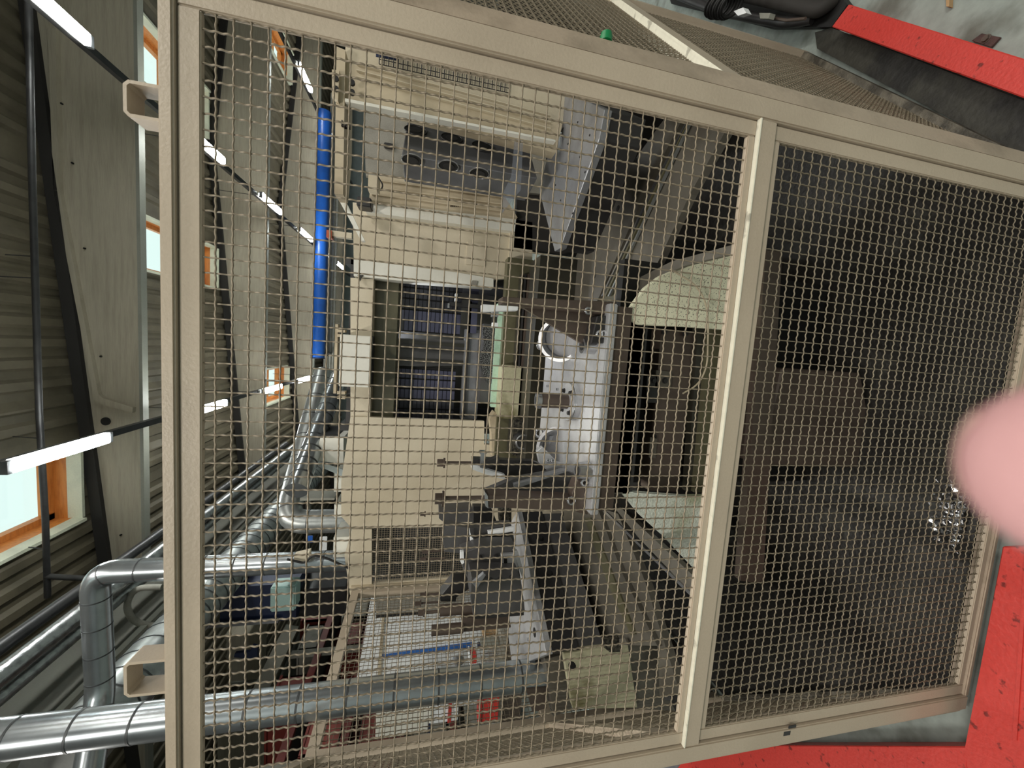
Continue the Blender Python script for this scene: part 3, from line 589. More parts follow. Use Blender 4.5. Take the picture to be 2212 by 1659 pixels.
for (lab, u, v) in (('lifting eye behind the right cradle ring', 1170, 745), ('lifting eye behind the left cradle ring', 1165, 935)):
    q = at(u, v, y=1.68); t = thing('lifting_eye', lab, 'eye bolt', (q.x, q.y, ZP)); ring('eye', q, (.2, 1, .1), .02, .006, 'chrome', t, 20); cyl('shank', (q.x, q.y, ZP), (q.x, q.y, q.z - .02), .007, 'chrome', t, seg=10)
# right bracket with gusset
rb = thing('gusset_bracket', 'brown steel bar with triangular gusset at the right of the pallet', 'bracket', at(1330, 670, z=ZP))
YB = FR.y + .03
pris('bar', [(1085, 641), (1332, 652), (1332, 682), (1085, 657)], YB, .07, 'brown', rb, .002)
pris('gusset', [(1123, 660), (1290, 682), (1290, 745), (1262, 745)], YB + .05, .02, 'brown', rb)
pris('foot_block', [(1290, 682), (1318, 682), (1314, 742), (1276, 742)], YB - .01, .09, 'dark', rb, .003)
for u, v in ((1271, 671), (1295, 721), (1302, 721)): ring('socket_screw', at(u, v, y=YB - .012), (0, 1, 0), .009, .004, 'chrome', rb, 16)
ck = thing('toggle_clamp', 'white clamp with a stud on top of the right bracket', 'clamp', at(1090, 660, y=YB))
pris('clamp_arm', [(1041, 657), (1120, 662), (1119, 671), (1041, 674)], YB - .01, .03, 'white_cloth', ck, .002); vbox('clamp_nut', 1064, 1077, 670, 684, YB, .03, 'alu', ck); vbox('clamp_tip', 1064, 1076, 697, 708, YB, .02, 'white_cloth', ck)
vbox('clamp_spring', 1064, 1074, 684, 697, YB + .005, .015, 'dark', ck)
# left bracket group on the front pallet
lb = thing('gusset_bracket', 'dark gusseted bracket at the left end of the pallet, with two studs', 'bracket', at(1300, 1070, z=ZP))
YL = FL.y + .06
pris('rear_gusset', [(1020, 990), (1150, 996), (1235, 1030), (1235, 1060), (1090, 1032), (1020, 1002)], YL + .22, .03, 'dark', lb)
pris('web', [(1050, 1060), (1110, 1035), (1220, 1016), (1252, 1030), (1252, 1096), (1053, 1098)], YL + .1, .03, 'block', lb)
pris('web_rib', [(1110, 1047), (1215, 1017), (1230, 1017), (1112, 1056)], YL + .08, .03, 'alu', lb)
pris('column', [(1052, 1070), (1240, 1078), (1240, 1104), (1056, 1096)], YL, .06, 'brown', lb, .002)
pris('column_cap', [(1047, 1062), (1054, 1072), (1055, 1098), (1049, 1094)], YL - .004, .07, 'chrome', lb)
pris('foot_plate', [(1236, 1066), (1248, 1036), (1262, 1036), (1270, 1112), (1244, 1106)], YL - .01, .05, 'brown', lb, .002)
ring('socket_screw', at(1234, 1082, y=YL - .012), (0, 1, 0), .012, .004, 'chrome', lb, 16); ring('socket_screw', at(1262, 1043, y=YL - .02), (0, 1, 0), .01, .004, 'chrome', lb, 16)
def stud(lab, uh, ub, v0, v1, y, r, parent=None):
    a_, b2 = at(uh, v0, y=y), at(ub, v1, y=y); a_.x = b2.x = (a_.x + b2.x) / 2
    t = thing('threaded_stud', lab, 'stud', b2); cyl('shank', b2, a_, r, 'brown', t, seg=12); bolt(a_ - Vector((0, 0, .01)), (0, 0, 1), r * 2.2, .028, 'brown', t, 'hex_head'); return t
stud('long hexagon-headed stud on the dark bracket column', 952, 1052, 1075, 1078, YL + .03, .0085)
stud('long hexagon-headed stud above the silver adjusting arm', 955, 1018, 999, 1001, YL + .22, .0065)
aa = thing('adjusting_arm', 'silver drilled arm with a thumb screw on the left bracket', 'arm', at(1080, 1020, y=YL + .2))
pris('arm_bar', [(1018, 1003), (1091, 1026), (1091, 1036), (1050, 1025), (1019, 1014)], YL + .2, .03, 'white_cloth', aa, .001)
vbox('thumb_screw', 1038, 1046, 980, 1010, YL + .19, .02, 'chrome', aa); vbox('knob', 1036, 1052, 976, 982, YL + .185, .03, 'chrome', aa, .003); pris('clamp_block', [(1045, 1000), (1078, 986), (1080, 1002), (1050, 1012)], YL + .18, .03, 'dark', aa)
pl = thing('slotted_plate', 'bright slotted corner plate leaning against the left cradle ring', 'plate', at(1200, 1010, y=YL + .15))
pris('plate', [(1160, 975), (1172, 965), (1205, 1000), (1222, 1003), (1222, 1012), (1188, 1023), (1165, 1000)], YL + .14, .02, 'pallet', pl, .001)
for u in (1184, 1194): ring('slot_screw', at(u, 995, y=YL + .135), (0, 1, 0), .006, .003, 'chrome', pl, 12)

# left pallet
lp = thing('left_pallet', 'ground steel pallet at the left station, turned away', 'pallet', at(1170, 1300, z=1.0))
L1, L2, L3 = at(1117, 1103, z=ZP), at(1180, 1414, z=ZP), at(1107, 1442, z=ZP)
L4 = L1 + (L3 - L2)
def zpoly(name, P_, z, t, m, parent, bevel=0.): return extr(name, [Vector((p.x, p.y, z)) for p in P_], (0, 0, -t), m, parent, bevel)
zpoly('plate', [L1, L2, L3, L4], ZP, .03, 'pallet', lp, .002)
ctr = (L1 + L2 + L3 + L4) / 4
sh = lambda P_, s: [ctr + (p - ctr) * s for p in P_]
zpoly('pallet_body', sh([L1, L2, L3, L4], .985), ZP - .03, .12, 'dark', lp)
zpoly('pallet_skirt', sh([L1, L2, L3, L4], .95), ZP - .15, .12, 'block', lp)
d = (L2 - L1).normalized()
for k in range(4): q = L1 + d * (.18 + .2 * k); bolt(Vector((q.x, q.y, ZP - .1)) , (d.y * 1, -d.x * 1, 0) if False else (.87, -.5, 0), .012, .006, 'black', lp)
p = at(1155, 1366, z=ZP); cyl('plate_hole', p, p + Vector((0, 0, .002)), .02, 'black', lp, seg=20)
for u, v in ((1142, 1381), (1118, 1388)): q = at(u, v, z=ZP); cyl('locating_pin', q, q + Vector((0, 0, .006)), .008, 'chrome', lp, seg=10)
fx = thing('clamping_fixture', 'cluster of blackened steel fixture blocks on the left pallet', 'fixture', ctr)
KY = .85
def fb(name, uv, y, t, m='block', bevel=.002): return pris(name, uv, y * KY, t * KY, m, fx, bevel)
fb('rear_block', [(948, 1104), (1020, 1100), (1030, 1128), (958, 1128), (948, 1120)], 2.4, .12)
fb('upright_plate', [(1022, 1094), (1060, 1094), (1078, 1140), (1022, 1138)], 2.3, .05, 'dark')
fb('spacer', [(1078, 1096), (1105, 1098), (1105, 1130), (1080, 1130)], 2.25, .06, 'debris')
fb('main_plate', [(958, 1132), (1012, 1140), (1014, 1142), (1104, 1132), (1114, 1180), (1030, 1182), (1010, 1198), (960, 1192), (956, 1160)], 2.1, .06)
fb('front_plate', [(996, 1196), (1040, 1180), (1112, 1178), (1124, 1246), (1010, 1250), (998, 1222)], 1.95, .1)
fb('front_block', [(1018, 1248), (1124, 1246), (1132, 1300), (1134, 1322), (1022, 1330), (1016, 1290)], 1.8, .14, 'block')
fb('block_shadow_gap', [(1024, 1329), (1132, 1322), (1132, 1330), (1026, 1338)], 1.82, .1, 'dark')
fb('base_block', [(996, 1336), (1100, 1330), (1104, 1356), (1000, 1366)], 1.85, .1, 'brown')
fb('bevel_bracket', [(950, 1290), (978, 1256), (1020, 1254), (1020, 1268), (985, 1290), (985, 1300), (952, 1300)], 2.0, .08, 'dark')
for (u0, u1, v0, v1, y, r_) in ((950, 1022, 1296, 1342, 1.9, .028), (932, 1000, 1352, 1372, 1.85, .026)):
    y *= KY; r_ *= KY; a_ = at(u0, (v0 + v1) / 2, y=y); b2 = at(u1, (v0 + v1) / 2, y=y); cyl('round_bar', Vector((a_.x, y, b2.z)), Vector((a_.x, y, a_.z)), r_, 'brown', fx, seg=24)
fb('slotted_block', [(1082, 1198), (1118, 1196), (1120, 1236), (1084, 1238)], 1.93, .03, 'pallet'); fb('slot', [(1088, 1204), (1095, 1203), (1097, 1234), (1090, 1235)], 1.925, .01, 'black')
fb('clamp_strap', [(1054, 1148), (1110, 1139), (1111, 1148), (1055, 1158)], 2.07, .02, 'white_cloth', .001)
fb('clamp_strap', [(1014, 1142), (1018, 1160), (1047, 1190), (1044, 1196), (1016, 1172)], 2.05, .02, 'white_cloth', .001)
fb('clamp_strap', [(994, 1192), (1002, 1191), (1003, 1216), (998, 1220), (994, 1212)], 1.93, .02, 'white_cloth', .001)
fb('clamp_lever', [(1020, 1260), (1045, 1238), (1050, 1242), (1030, 1272)], 1.78, .02, 'alu', .001)
fb('edge_strip', [(1108, 1190), (1118, 1190), (1136, 1250), (1130, 1252)], 1.92, .02, 'pallet', .001)
for u, v, y in ((1037, 1203, 1.94), (1072, 1201, 1.94), (1060, 1252, 1.79), (1080, 1250, 1.79), (1104, 1246, 1.79), (1112, 1222, 1.94)): bolt(at(u, v, y=y * KY), (0, -1, 0), .007, .007, 'dark', fx)
stud('short dark stud on the rear block of the left fixture', 915, 948, 1110, 1110, 2.06, .005)
stud('dark stud in front of the mesh guard, upper one', 920, 960, 1190, 1190, 1.87, .006)
stud('dark stud in front of the mesh guard, lower one', 915, 962, 1207, 1207, 1.91, .005)
stud('bright-headed stud beside the grey shutter', 916, 970, 1283, 1283, 1.74, .005)
stud('dark stud against the white cabinet, upper of two', 905, 950, 1302, 1302, 1.7, .0045)
stud('dark stud against the white cabinet, lower of two', 912, 952, 1322, 1322, 1.63, .006)

# right pallet: grey plate
rp = thing('right_pallet', 'grey steel pallet with cut corners at the right station', 'pallet', at(1250, 300, z=1.0))
RP = [at(u, v, z=ZP) for u, v in ((1210, 536), (1294, 300), (1306, 236), (1222, 196), (1164, 408), (1198, 543))]
zpoly('plate', RP, ZP, .03, 'alu', rp, .002)
rc = sum(RP, Vector()) / 6
zpoly('pallet_body', [rc + (p - rc) * .985 for p in RP], ZP - .03, .13, 'dark', rp)
for k in range(14):
    u, v = 1190 + (k * 37) % 90, 250 + (k * 61) % 230
    q = at(u, v, z=ZP + .001); cyl('oil_drop', q, q + Vector((0, 0, .002)), .004, 'dark', rp, seg=8)

# ------------------------------------------------------------------ carousel base
ZB = .82
cb = thing('carousel_base', 'grey-brown drilled base plates of the pallet carousel', 'machine', (0, 1.8, 0))
slab('base_plate', [(1195, 655), (1260, 520), (1345, 380), (1440, 250), (1475, 255), (1400, 400), (1330, 560), (1290, 650)], ZB, .03, 'plate', cb)
slab('gutter', [(1288, 655), (1332, 560), (1402, 400), (1476, 254), (1492, 258), (1424, 400), (1360, 560), (1322, 655)], ZB - .02, .02, 'olive', cb)
slab('outer_plate', [(1322, 655), (1360, 560), (1424, 400), (1492, 258), (1570, 278), (1490, 420), (1415, 580), (1372, 655)], ZB - .01, .03, 'plate', cb)
for k in range(3):
    o_ = k * 7; slab('rail_line', [(1298 + o_, 640), (1410 + o_, 400), (1482 + o_ * .5, 262), (1484 + o_ * .5, 262), (1413 + o_, 400), (1301 + o_, 640)], ZB + .006, .01, ('chrome', 'olive', 'zinc_dk')[k], cb)
for u, v in ((1285, 595), (1310, 470), (1335, 450), (1345, 400), (1372, 348)):
    q = at(u, v, z=ZB); cyl('plate_hole', q, q + Vector((0, 0, .002)), .014, 'black', cb, seg=14)
slab('base_plate', [(1185, 1085), (1290, 1095), (1345, 1240), (1420, 1395), (1262, 1392), (1225, 1240)], ZB, .03, 'plate', cb)
slab('gutter', [(1262, 1120), (1275, 1118), (1330, 1260), (1372, 1370), (1362, 1372), (1312, 1260)], ZB + .008, .012, 'olive', cb)
slab('outer_plate', [(1290, 1095), (1335, 1110), (1395, 1260), (1470, 1500), (1425, 1505), (1420, 1395), (1345, 1240)], ZB - .02, .03, 'plate', cb)
for u, v in ((1216, 1110), (1226, 1152), (1236, 1196), (1243, 1240), (1253, 1290), (1262, 1346)):
    q = at(u, v, z=ZB); cyl('plate_hole', q, q + Vector((0, 0, .002)), .013, 'black', cb, seg=14)
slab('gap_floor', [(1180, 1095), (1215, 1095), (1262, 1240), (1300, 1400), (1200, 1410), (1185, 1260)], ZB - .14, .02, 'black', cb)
# under-structure of the front station
un = thing('station_base', 'brown cross bars and dark gaps under the front pallet', 'frame', (-.2, 1.45, .5))
pris('apron', [(1346, 690), (1400, 705), (1366, 1062), (1318, 1065)], yf + .03, .03, 'dark', un)
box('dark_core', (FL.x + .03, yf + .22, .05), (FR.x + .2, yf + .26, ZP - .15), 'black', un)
pris('cross_bar', [(1428, 712), (1500, 716), (1462, 1062), (1402, 1060)], yf + .14, .06, 'brown', un)
pris('cross_bar_end', [(1418, 800), (1452, 803), (1449, 838), (1415, 836)], yf + .13, .03, 'plate', un); pris('cross_bar_end', [(1398, 812), (1420, 812), (1420, 870), (1396, 870)], yf + .13, .02, 'dark', un)
for u, v in ((1435, 716), (1480, 720), (1412, 822), (1436, 822)): bolt(at(u, v, y=yf + .13), (0, -1, 0), .009, .006, 'dark', un)
pris('name_plate', [(1405, 945), (1420, 947), (1416, 990), (1402, 988)], yf + .132, .006, 'plate', un)
pris('warning_mark', [(1409, 933), (1419, 941), (1418, 948)], yf + .128, .004, 'black', un)
pris('base_band', [(1535, 700), (1620, 708), (1580, 1062), (1500, 1064)], yf + .1, .05, 'olive', un)
pris('base_pipe', [(1508, 705), (1526, 706), (1500, 1062), (1484, 1062)], yf + .12, .03, 'olive_dk', un)
rs = thing('splash_guard', 'pale splash guard speckled with black oil, right of the gap', 'guard', at(1560, 650, y=1.3))
pts = []
pris('guard_plate', [(1372, 655), (1392, 622), (1425, 596), (1475, 575), (1530, 560), (1600, 548), (1640, 546), (1610, 712), (1560, 712), (1480, 706), (1378, 702), (1358, 690), (1355, 672)], yf + .02, .02, 'splash', rs, .004)
slab('guard_hood', [(1348, 655), (1372, 604), (1450, 565), (1600, 524), (1615, 540), (1480, 574), (1405, 606), (1375, 655)], .93, .012, 'plate', rs)
tube('oil_line', [at(1448, 582, y=yf - .01), at(1462, 590, y=yf - .01), at(1500, 612, y=yf - .02), at(1525, 650, y=yf - .02), at(1530, 700, y=yf - .01), at(1528, 790, y=yf), at(1510, 830, y=yf), at(1475, 850, y=yf)], .0028, 'mach_dirty', rs, .05, 8)
ls = thing('splash_guard', 'whitish splash guard crusted with crystals and oil, left of the gap', 'guard', at(1500, 1150, y=1.3))
pris('guard_plate', [(1342, 1064), (1352, 1055), (1370, 1066), (1480, 1072), (1560, 1070), (1520, 1250), (1494, 1222), (1440, 1165), (1385, 1115)], yf + .03, .02, 'crystal', ls, .003)
slab('drain_edge', [(1330, 1100), (1340, 1096), (1500, 1246), (1500, 1290), (1440, 1225), (1378, 1160)], .9, .02, 'plate', ls)
slab('drain_lip', [(1306, 1108), (1310, 1106), (1494, 1282), (1492, 1288)], .905, .006, 'chrome', ls)
# coolant tank at the lower left
ct = thing('coolant_tank', 'yellowed coolant tank with a mossy stain, lower left inside the fence', 'tank', at(1380, 1480, y=1.5))
pris('tank_wall', [(1218, 1412), (1356, 1392), (1376, 1528), (1238, 1532)], 1.42, .04, 'mossy', ct)
slab('tank_flange', [(1210, 1400), (1350, 1378), (1356, 1392), (1218, 1412)], .84, .01, 'plate', ct)
pris('tank_end', [(1356, 1390), (1430, 1392), (1484, 1536), (1376, 1532)], 1.44, .03, 'plate', ct)
pris('duct_box', [(1178, 1424), (1216, 1414), (1236, 1532), (1196, 1548)], 1.5, .2, 'plate', ct)
pris('drip_cup', [(1302, 1386), (1340, 1380), (1344, 1410), (1320, 1412), (1304, 1400)], 1.38, .03, 'debris', ct, .006)
pris('dark_slot', [(1136, 1488), (1180, 1484), (1182, 1530), (1150, 1538)], 1.55, .03, 'brown', ct)
# grating at lower left behind mid rail
t = thing('floor_grating', 'dark grating with a bright edge in the lower left corner', 'grating', at(1440, 1480, z=.5))
slab('grating_plate', [(1398, 1405), (1480, 1400), (1530, 1490), (1470, 1560)], .55, .02, 'dark', t); slab('bright_edge', [(1420, 1465), (1428, 1464), (1452, 1515), (1436, 1512)], .56, .006, 'chrome', t)
# dark pit floor and bulky base in the lower half
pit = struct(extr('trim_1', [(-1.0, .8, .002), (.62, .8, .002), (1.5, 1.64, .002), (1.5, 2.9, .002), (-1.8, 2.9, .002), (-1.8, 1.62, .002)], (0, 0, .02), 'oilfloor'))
lo = thing('lower_base', 'large brown cast base low inside the enclosure', 'machine', (.0, 1.2, 0))
pris('base_face', [(1690, 795), (1860, 806), (1895, 1000), (1888, 1012), (1640, 1005)], 1.15, .3, 'brown', lo, .006)
pris('base_edge', [(1655, 540), (1690, 545), (1648, 1260), (1600, 1255)], 1.1, .03, 'brown', lo)
pris('strut', [(1945, 745), (1990, 750), (2000, 1240), (1960, 1230)], 1.2, .05, 'olive_dk', lo)
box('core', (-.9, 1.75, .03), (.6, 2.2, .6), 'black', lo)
ch = thing('chip_pile', 'glinting heap of swarf on the pit floor', 'swarf', (-.25, 1.0, .03)); ch['kind'] = 'stuff'
bm = bmesh.new(); cq = at(2085, 1118, z=.03)
for k in range(260):
    x = cq.x + random.gauss(0, .05); y = cq.y + random.gauss(.02, .03) ; s = random.uniform(.002, .006); z_ = .03 + random.random() * .02
    y = max(.83, y); v = [bm.verts.new((x + random.uniform(-s, s) * 2, y + random.uniform(-s, s) * 2, z_ + random.uniform(0, s))) for _ in range(4)]
    for f in ((0, 1, 2), (0, 2, 3), (0, 3, 1), (1, 3, 2)): bm.faces.new([v[i] for i in f])
obj('swarf', bm, 'chrome', ch)

# ------------------------------------------------------------------ wire mesh fence
PITCH = .0255
wire_cache = {}
def wire_mesh(n, mt, amp=.0013, r=.0017, ph=0, sub=8, seg=4):
    key = (n, mt, ph, sub)
    if key in wire_cache: return wire_cache[key]
    bm = bmesh.new(); pts = []
    for i in range(n * sub + 1):
        s = i / sub; pts.append(Vector((amp * math.cos(3 * math.pi * s + ph * math.pi), 0, s * PITCH)))
    rings = []
    for p in pts: rings.append([bm.verts.new(p + Vector((r * math.cos(a), r * math.sin(a), 0))) for a in [math.pi * 2 * k / seg + .785 for k in range(seg)]])
    for a, c in zip(rings, rings[1:]):
        for k in range(seg): bm.faces.new((a[k], a[(k + 1) % seg], c[(k + 1) % seg], c[k]))
    me = bpy.data.meshes.new('wire'); bm.to_mesh(me); bm.free(); me.materials.append(M[mt])
    for p in me.polygons: p.use_smooth = True
    wire_cache[key] = me; return me
def wire_panel(parent, o, h, nrm, nx, nz, mt, sub=8):
    """o: lower corner, h: unit vector along the panel, nrm: unit normal; nx by nz cells"""
    o, h, nrm = Vector(o), Vector(h), Vector(nrm); z = Vector((0, 0, 1))
    for i in range(nx + 1):
        w = bpy.data.objects.new('wire', wire_mesh(nz, mt, ph=i % 2, sub=sub)); link(w, parent)
        p = o + h * (i * PITCH) + nrm * .0003; m4 = Matrix((nrm, -h, z)).transposed() if False else Matrix(((nrm.x, h.x, 0), (nrm.y, h.y, 0), (nrm.z, h.z, 1)))
        w.matrix_basis = Matrix.Translation(p) @ m4.to_4x4()
    for j in range(nz + 1):
        w = bpy.data.objects.new('wire', wire_mesh(nx, mt, ph=(j + 1) % 2, sub=sub)); link(w, parent)
        p = o + z * (j * PITCH)
        m4 = Matrix(((nrm.x, 0, h.x), (nrm.y, 0, h.y), (0, 1, 0)))
        w.matrix_basis = Matrix.Translation(p) @ m4.to_4x4()
Y0 = .75
XR, XL = .5, -.928
ZB0, ZB1, ZU0, ZU1 = .056, .957, 1.041, 2.076
ff = thing('mesh_fence', 'cream framed wire mesh fence filling the foreground, nearest the lens', 'fence', (-.2, Y0, 0))
wire_panel(ff, (XL, Y0 + .014, ZU0 - .004), (1, 0, 0), (0, 1, 0), 56, 41, 'wire')
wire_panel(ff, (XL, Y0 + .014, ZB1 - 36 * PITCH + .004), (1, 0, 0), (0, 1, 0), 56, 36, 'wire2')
fo = .034; ft = .045   # inner frame and outer tube widths
def fbox(name, a, b, m='frame', bv=.003): return box(name, a, b, m, ff, bv)
fbox('stile', (XR + fo, Y0, .02), (XR + fo + ft, Y0 + .04, 2.131)); fbox('stile', (XL - fo - ft, Y0, .02), (XL - fo, Y0 + .04, 2.131))
fbox('top_rail', (XL - fo, Y0 + .0005, ZU1 + fo), (XR + fo, Y0 + .04, 2.131), 'frame')
fbox('bottom_rail', (XL - fo, Y0 + .0005, .02), (XR + fo, Y0 + .04, ZB0 - .02), 'frame_worn')
fbox('middle_rail', (XL - fo, Y0 + .0005, ZB1 + .02), (XR + fo, Y0 + .04, ZU0 - .02), 'frame')
def inner(z0, z1, wt, wb):
    for a, b in (((XR, z0 - wb), (XR + fo - .002, z1 + wt)), ((XL - fo + .002, z0 - wb), (XL, z1 + wt))): fbox('inner_stile', (a[0], Y0 + .008, a[1]), (b[0], Y0 + .022, b[1]), 'frame', .002)
    fbox('inner_rail', (XL, Y0 + .0085, z1), (XR, Y0 + .022, z1 + wt), 'frame', .002); fbox('inner_rail', (XL, Y0 + .0085, z0 - wb), (XR, Y0 + .022, z0), 'frame', .002)
inner(ZU0, ZU1, fo - .002, .0185); inner(ZB0, ZB1, .0185, .0185)
fbox('rail_ridge', (XL - fo, Y0 - .002, ZU0 - .022), (XR + fo, Y0 + .01, ZU0 - .0175), 'frame_top', .001)
for u, v, w, h in ((1700, 1586, .022, .008), (1712, 1570, .024, .004)):
    p = at(u, v, y=Y0 - .0005); fbox('paint_chip', (p.x - .004, Y0 - .0006, p.z - w / 2), (p.x + h, Y0 + .001, p.z + w / 2), 'dark', 0)
# outer return of the right corner and hook brackets
xe = XR + fo + ft + .001; extr('corner_post', [(xe, Y0 + .003, 0), (xe + .047, Y0 + .026, 0), (xe + .049, Y0 + .03, 0), (xe + .047, Y0 + .06, 0), (xe, Y0 + .05, 0)], (0, 0, 2.131), 'frame_worn', ff); fbox('corner_post', (XL - fo - ft - .03, Y0 + .02, 0), (XL - fo - ft - .002, Y0 + .04, 2.131))
def hook(v0, v1):
    a_, b2 = at(345, v1, y=Y0 + .02), at(345, v0, y=Y0 + .02); zt2 = at(274, (v0 + v1) / 2, y=Y0 + .02).z
    bm = bmesh.new(); t = .005; x0, x1, z0, z1, y0, y1 = a_.x, b2.x, 2.12, zt2, Y0 + .012, Y0 + .052
    pr = [(x0, z0), (x0, z1 - .007), (x0 + .007, z1), (x1 - .007, z1), (x1, z1 - .007), (x1, z0), (x1 - t, z0), (x1 - t, z1 - .009), (x1 - .009, z1 - t), (x0 + .009, z1 - t), (x0 + t, z1 - .009), (x0 + t, z0)]
    a2 = [bm.verts.new((x, y0, z)) for x, z in pr]; c2 = [bm.verts.new((x, y1, z)) for x, z in pr]; n = 12
    for i in range(n): bm.faces.new((a2[i], c2[i], c2[(i + 1) % n], a2[(i + 1) % n]))
    for q in (a2, c2):
        for i in range(5): bm.faces.new((q[i], q[i + 1], q[10 - i], q[11 - i]))
    obj('hook_bracket', bm, 'frame', ff)
hook(190, 268); hook(1418, 1492)
gc = thing('green_cap', 'small green plastic cap on the right corner post', 'cap', (.64, .8, 1.4))
p = at(1307, 108, y=.785); p.x = XR + fo + ft + .056
cyl('cap_rim', (p.x - .006, p.y, p.z), (p.x + .004, p.y, p.z), .0125, 'green', gc, seg=24); cyl('cap_body', (p.x + .004, p.y, p.z), (p.x + .01, p.y, p.z), .011, 'green', gc, seg=24)
# neighbouring panels of the octagonal enclosure
def fence_panel(a, b, label, mt, n_mid=True, sub=3, z_top=2.131, topmat='frame'):
    a, b = Vector((a[0], a[1], 0)), Vector((b[0], b[1], 0)); d = (b - a).normalized(); L_ = (b - a).length; n = Vector((-d.y, d.x, 0))
    if n.y < 0 or (abs(n.y) < 1e-6): n = -n
    t = thing('mesh_fence', label, 'fence', a)
    def bar(name, s0, s1, z0, z1, w, m='frame'):
        pts = [a + d * s0 - n * 0, a + d * s1, a + d * s1 + n * w, a + d * s0 + n * w]; return extr(name, [Vector((p.x, p.y, z0)) for p in pts], (0, 0, z1 - z0), m, t)
    bar('stile', 0, .045, .02, z_top, .045); bar('stile', L_ - .045, L_, .02, z_top, .045)
    bar('top_rail', .045, L_ - .045, z_top - .05, z_top, .045); bar('middle_rail', .045, L_ - .045, .985, 1.035, .045); bar('rail_cap', .045, L_ - .045, 1.035, 1.038, .045, topmat); bar('bottom_rail', .045, L_ - .045, .03, .065, .045, 'grime')
    nx = int((L_ - .09) / PITCH)
    o = a + d * .045 + n * .022
    wire_panel(t, o + Vector((0, 0, .08)), d, n, nx, 36, mt, sub); wire_panel(t, o + Vector((0, 0, 1.04)), d, n, nx, 41, mt, sub)
    return t
cr = (XR + fo + ft + .045, Y0 + .045)
fence_panel(cr, (1.5, 1.63), 'mesh fence panel angled back on the right, with a middle rail coloured as lit on top', 'wire2', sub=3, topmat='frame_top')
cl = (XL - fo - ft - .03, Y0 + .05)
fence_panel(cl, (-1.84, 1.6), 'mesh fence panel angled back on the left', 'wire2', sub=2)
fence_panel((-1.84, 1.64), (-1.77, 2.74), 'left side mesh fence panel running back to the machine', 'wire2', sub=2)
# ------------------------------------------------------------------ red floor rails and odds and ends outside
def zbeam(name, uv, z, h, m, parent, bevel=.003): return extr(name, [at(u, v, z=z) for u, v in uv], (0, 0, -h), m, parent, bevel)
t = thing('red_floor_rail', 'scuffed bright red floor rail at the right, outside the fence', 'rail', at(2000, 100, z=0))
zbeam('rail', [(1833, 9), (2260, 142), (2260, 230), (1796, 58)], .1, .098, 'red', t)
t = thing('red_floor_rail', 'red floor rail along the foot of the fence, lower left', 'rail', at(1800, 1640, z=0))
zbeam('rail', [(1500, 1609), (2095, 1612), (2085, 1680), (1440, 1690)], .09, .088, 'red', t)
t = thing('red_floor_rail', 'wide red floor rail in the bottom foreground under the finger', 'rail', at(2150, 1400, z=0))
zbeam('rail', [(2165, 1180), (2290, 1180), (2290, 1690), (2090, 1690), (2085, 1612)], .09, .088, 'red', t)
zbeam('weld_strip', [(2214, 1180), (2222, 1180), (2196, 1600), (2186, 1600)], .094, .004, 'red', t, 0)
t = thing('oily_sill', 'black oily sill and swarf strip between red rail and fence', 'sill', (1.1, 1.0, 0), None)
slab('sill', [(1760, 70), (1796, 60), (2260, 235), (2260, 365), (1975, 215), (1765, 105)], .03, .028, 'sill', t)
t = thing('anchor_plate', 'rusty anchor plate bolted to the concrete near the red rail', 'plate', at(2120, 88, z=0))
slab('plate', [(2098, 88), (2120, 72), (2160, 80), (2140, 102)], .012, .01, 'rustplate', t, .001); p = at(2130, 84, z=.012); bolt(p, (0, 0, 1), .009, .008, 'brown', t)
t = thing('wood_stick', 'short pale wooden stick standing out on the floor', 'stick', at(2045, 8, z=0)); slab('stick', [(2042, -30), (2052, -30), (2050, 14), (2044, 14)], .02, .018, 'box', t)
t = thing('drum', 'dark drum standing behind the right fence panel', 'drum', at(1790, -60, z=0))
p = at(1690, -190, z=0); cyl('drum_body', (p.x, p.y, 0), (p.x, p.y, .5), .23, 'gap', t, seg=32); ring('hoop', (p.x, p.y, .04), (0, 0, 1), .235, .01, 'mach_dirty', t, 32)
t = thing('cable_coil', 'coil of black corrugated hose beside the right fence', 'hose', at(1570, 12, z=.35))
for k in range(7): ring('coil_turn', at(1545 + k * 6, 10 + (k % 2) * 3, z=.35), (1, .6, .2), .05, .007, 'black', t, 20)
t = thing('machine_clutter', 'dark pipework and fittings behind the right fence panel', 'pipework', at(1600, 0, z=.1))
tube('pipe', [at(1440, -20, z=.3), at(1560, 26, z=.2), at(1700, 50, z=.12), at(1755, 40, z=.08)], .022, 'dark', t, .08); tube('pipe', [at(1460, -40, z=.3), at(1640, -6, z=.2), at(1770, 22, z=.1), at(1800, 0, z=.06)], .03, 'gap', t, .1)
slab('fitting', [(1585, 24), (1605, 16), (1612, 28), (1594, 34)], .33, .03, 'white_cloth', t); slab('fitting', [(1640, 28), (1664, 28), (1660, 40), (1642, 40)], .2, .03, 'flange', t)
tube('hook_wire', [at(1650, 36, z=.15), at(1700, 44, z=.15), at(1740, 40, z=.15)], .006, 'brown', t)
slab('ground_plate', [(1420, -80), (1760, -80), (1830, 10), (1796, 58), (1660, 60), (1450, 8)], .05, .04, 'black', t)
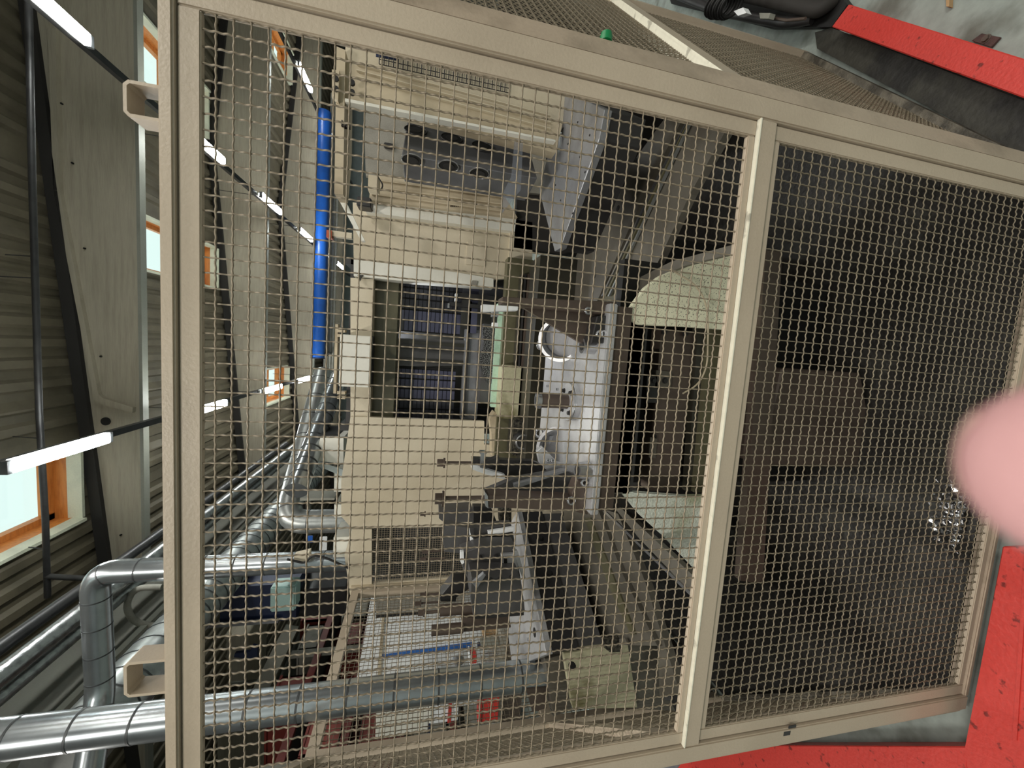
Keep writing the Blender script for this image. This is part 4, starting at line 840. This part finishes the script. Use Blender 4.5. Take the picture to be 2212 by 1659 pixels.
# grated strip at bottom-left outside
t = thing('toothed_strip', 'toothed metal strip lying beside the lower left red rail', 'strip', at(1500, 1640, z=.02)); slab('strip', [(1430, 1655), (1560, 1628), (1566, 1634), (1440, 1668)], .05, .03, 'alu', t)
for k in range(12): slab('tooth', [(1440 + k * 10, 1650 - k * 2.1), (1444 + k * 10, 1649 - k * 2.1), (1445 + k * 10, 1655 - k * 2.1), (1441 + k * 10, 1656 - k * 2.1)], .06, .012, 'black', t)

# ------------------------------------------------------------------ the photographer's finger, close to the lens
def cam_pt(u, v, depth): return CAM + RW @ Vector(((u - CX) / F * depth, -(v - CY) / F * depth, -depth))
fg = thing('finger', 'blurred pink fingertip of the photographer at the right edge', 'person', cam_pt(2400, 1020, .05))
D = .037; R_ = .0094; TL = .0055
tip = cam_pt(2240, 1022, D); axis = (RW @ Vector((1, -.04, -.1))).normalized()
pts = [tip + axis * (i / 25 * .075) for i in range(26)]; rad = [R_ * (1 + .06 * math.sin(max(0, i / 25 * .075 - TL) * 90)) for i in range(26)]
# denser rings near the tip
pts2, rad2 = [], []
for i in range(14):
    q = (1 - math.cos(i / 13 * math.pi / 2)); s = TL * q; pts2.append(tip + axis * s); rad2.append(max(R_ * math.sqrt(1 - (1 - q) ** 2), .0003))
for p_, r_ in zip(pts, rad):
    if (p_ - tip).length > TL * 1.05: pts2.append(p_); rad2.append(r_)
bm = bmesh.new(); sweep(bm, pts2, lambda i: rad2[i], 28); obj('skin', bm, 'skin', fg, True)
up = (RW @ Vector((0, .1, -1))).normalized()
bm = bmesh.new(); nrm = (up - axis * up.dot(axis)).normalized(); bi = axis.cross(nrm)
rows = []
for i in range(7):
    s = .002 + .009 * i / 6; q = min(s / TL, 1); rr = R_ * math.sqrt(1 - (1 - q) ** 2) + .0004
    rows.append([bm.verts.new(tip + axis * s + (nrm * math.cos(a) + bi * math.sin(a)) * rr) for a in [(-.6 + 1.2 * k / 6) for k in range(7)]])
for a_, c in zip(rows, rows[1:]):
    for k in range(6): bm.faces.new((a_[k], a_[k + 1], c[k + 1], c[k]))
obj('nail', bm, 'nail', fg, True)
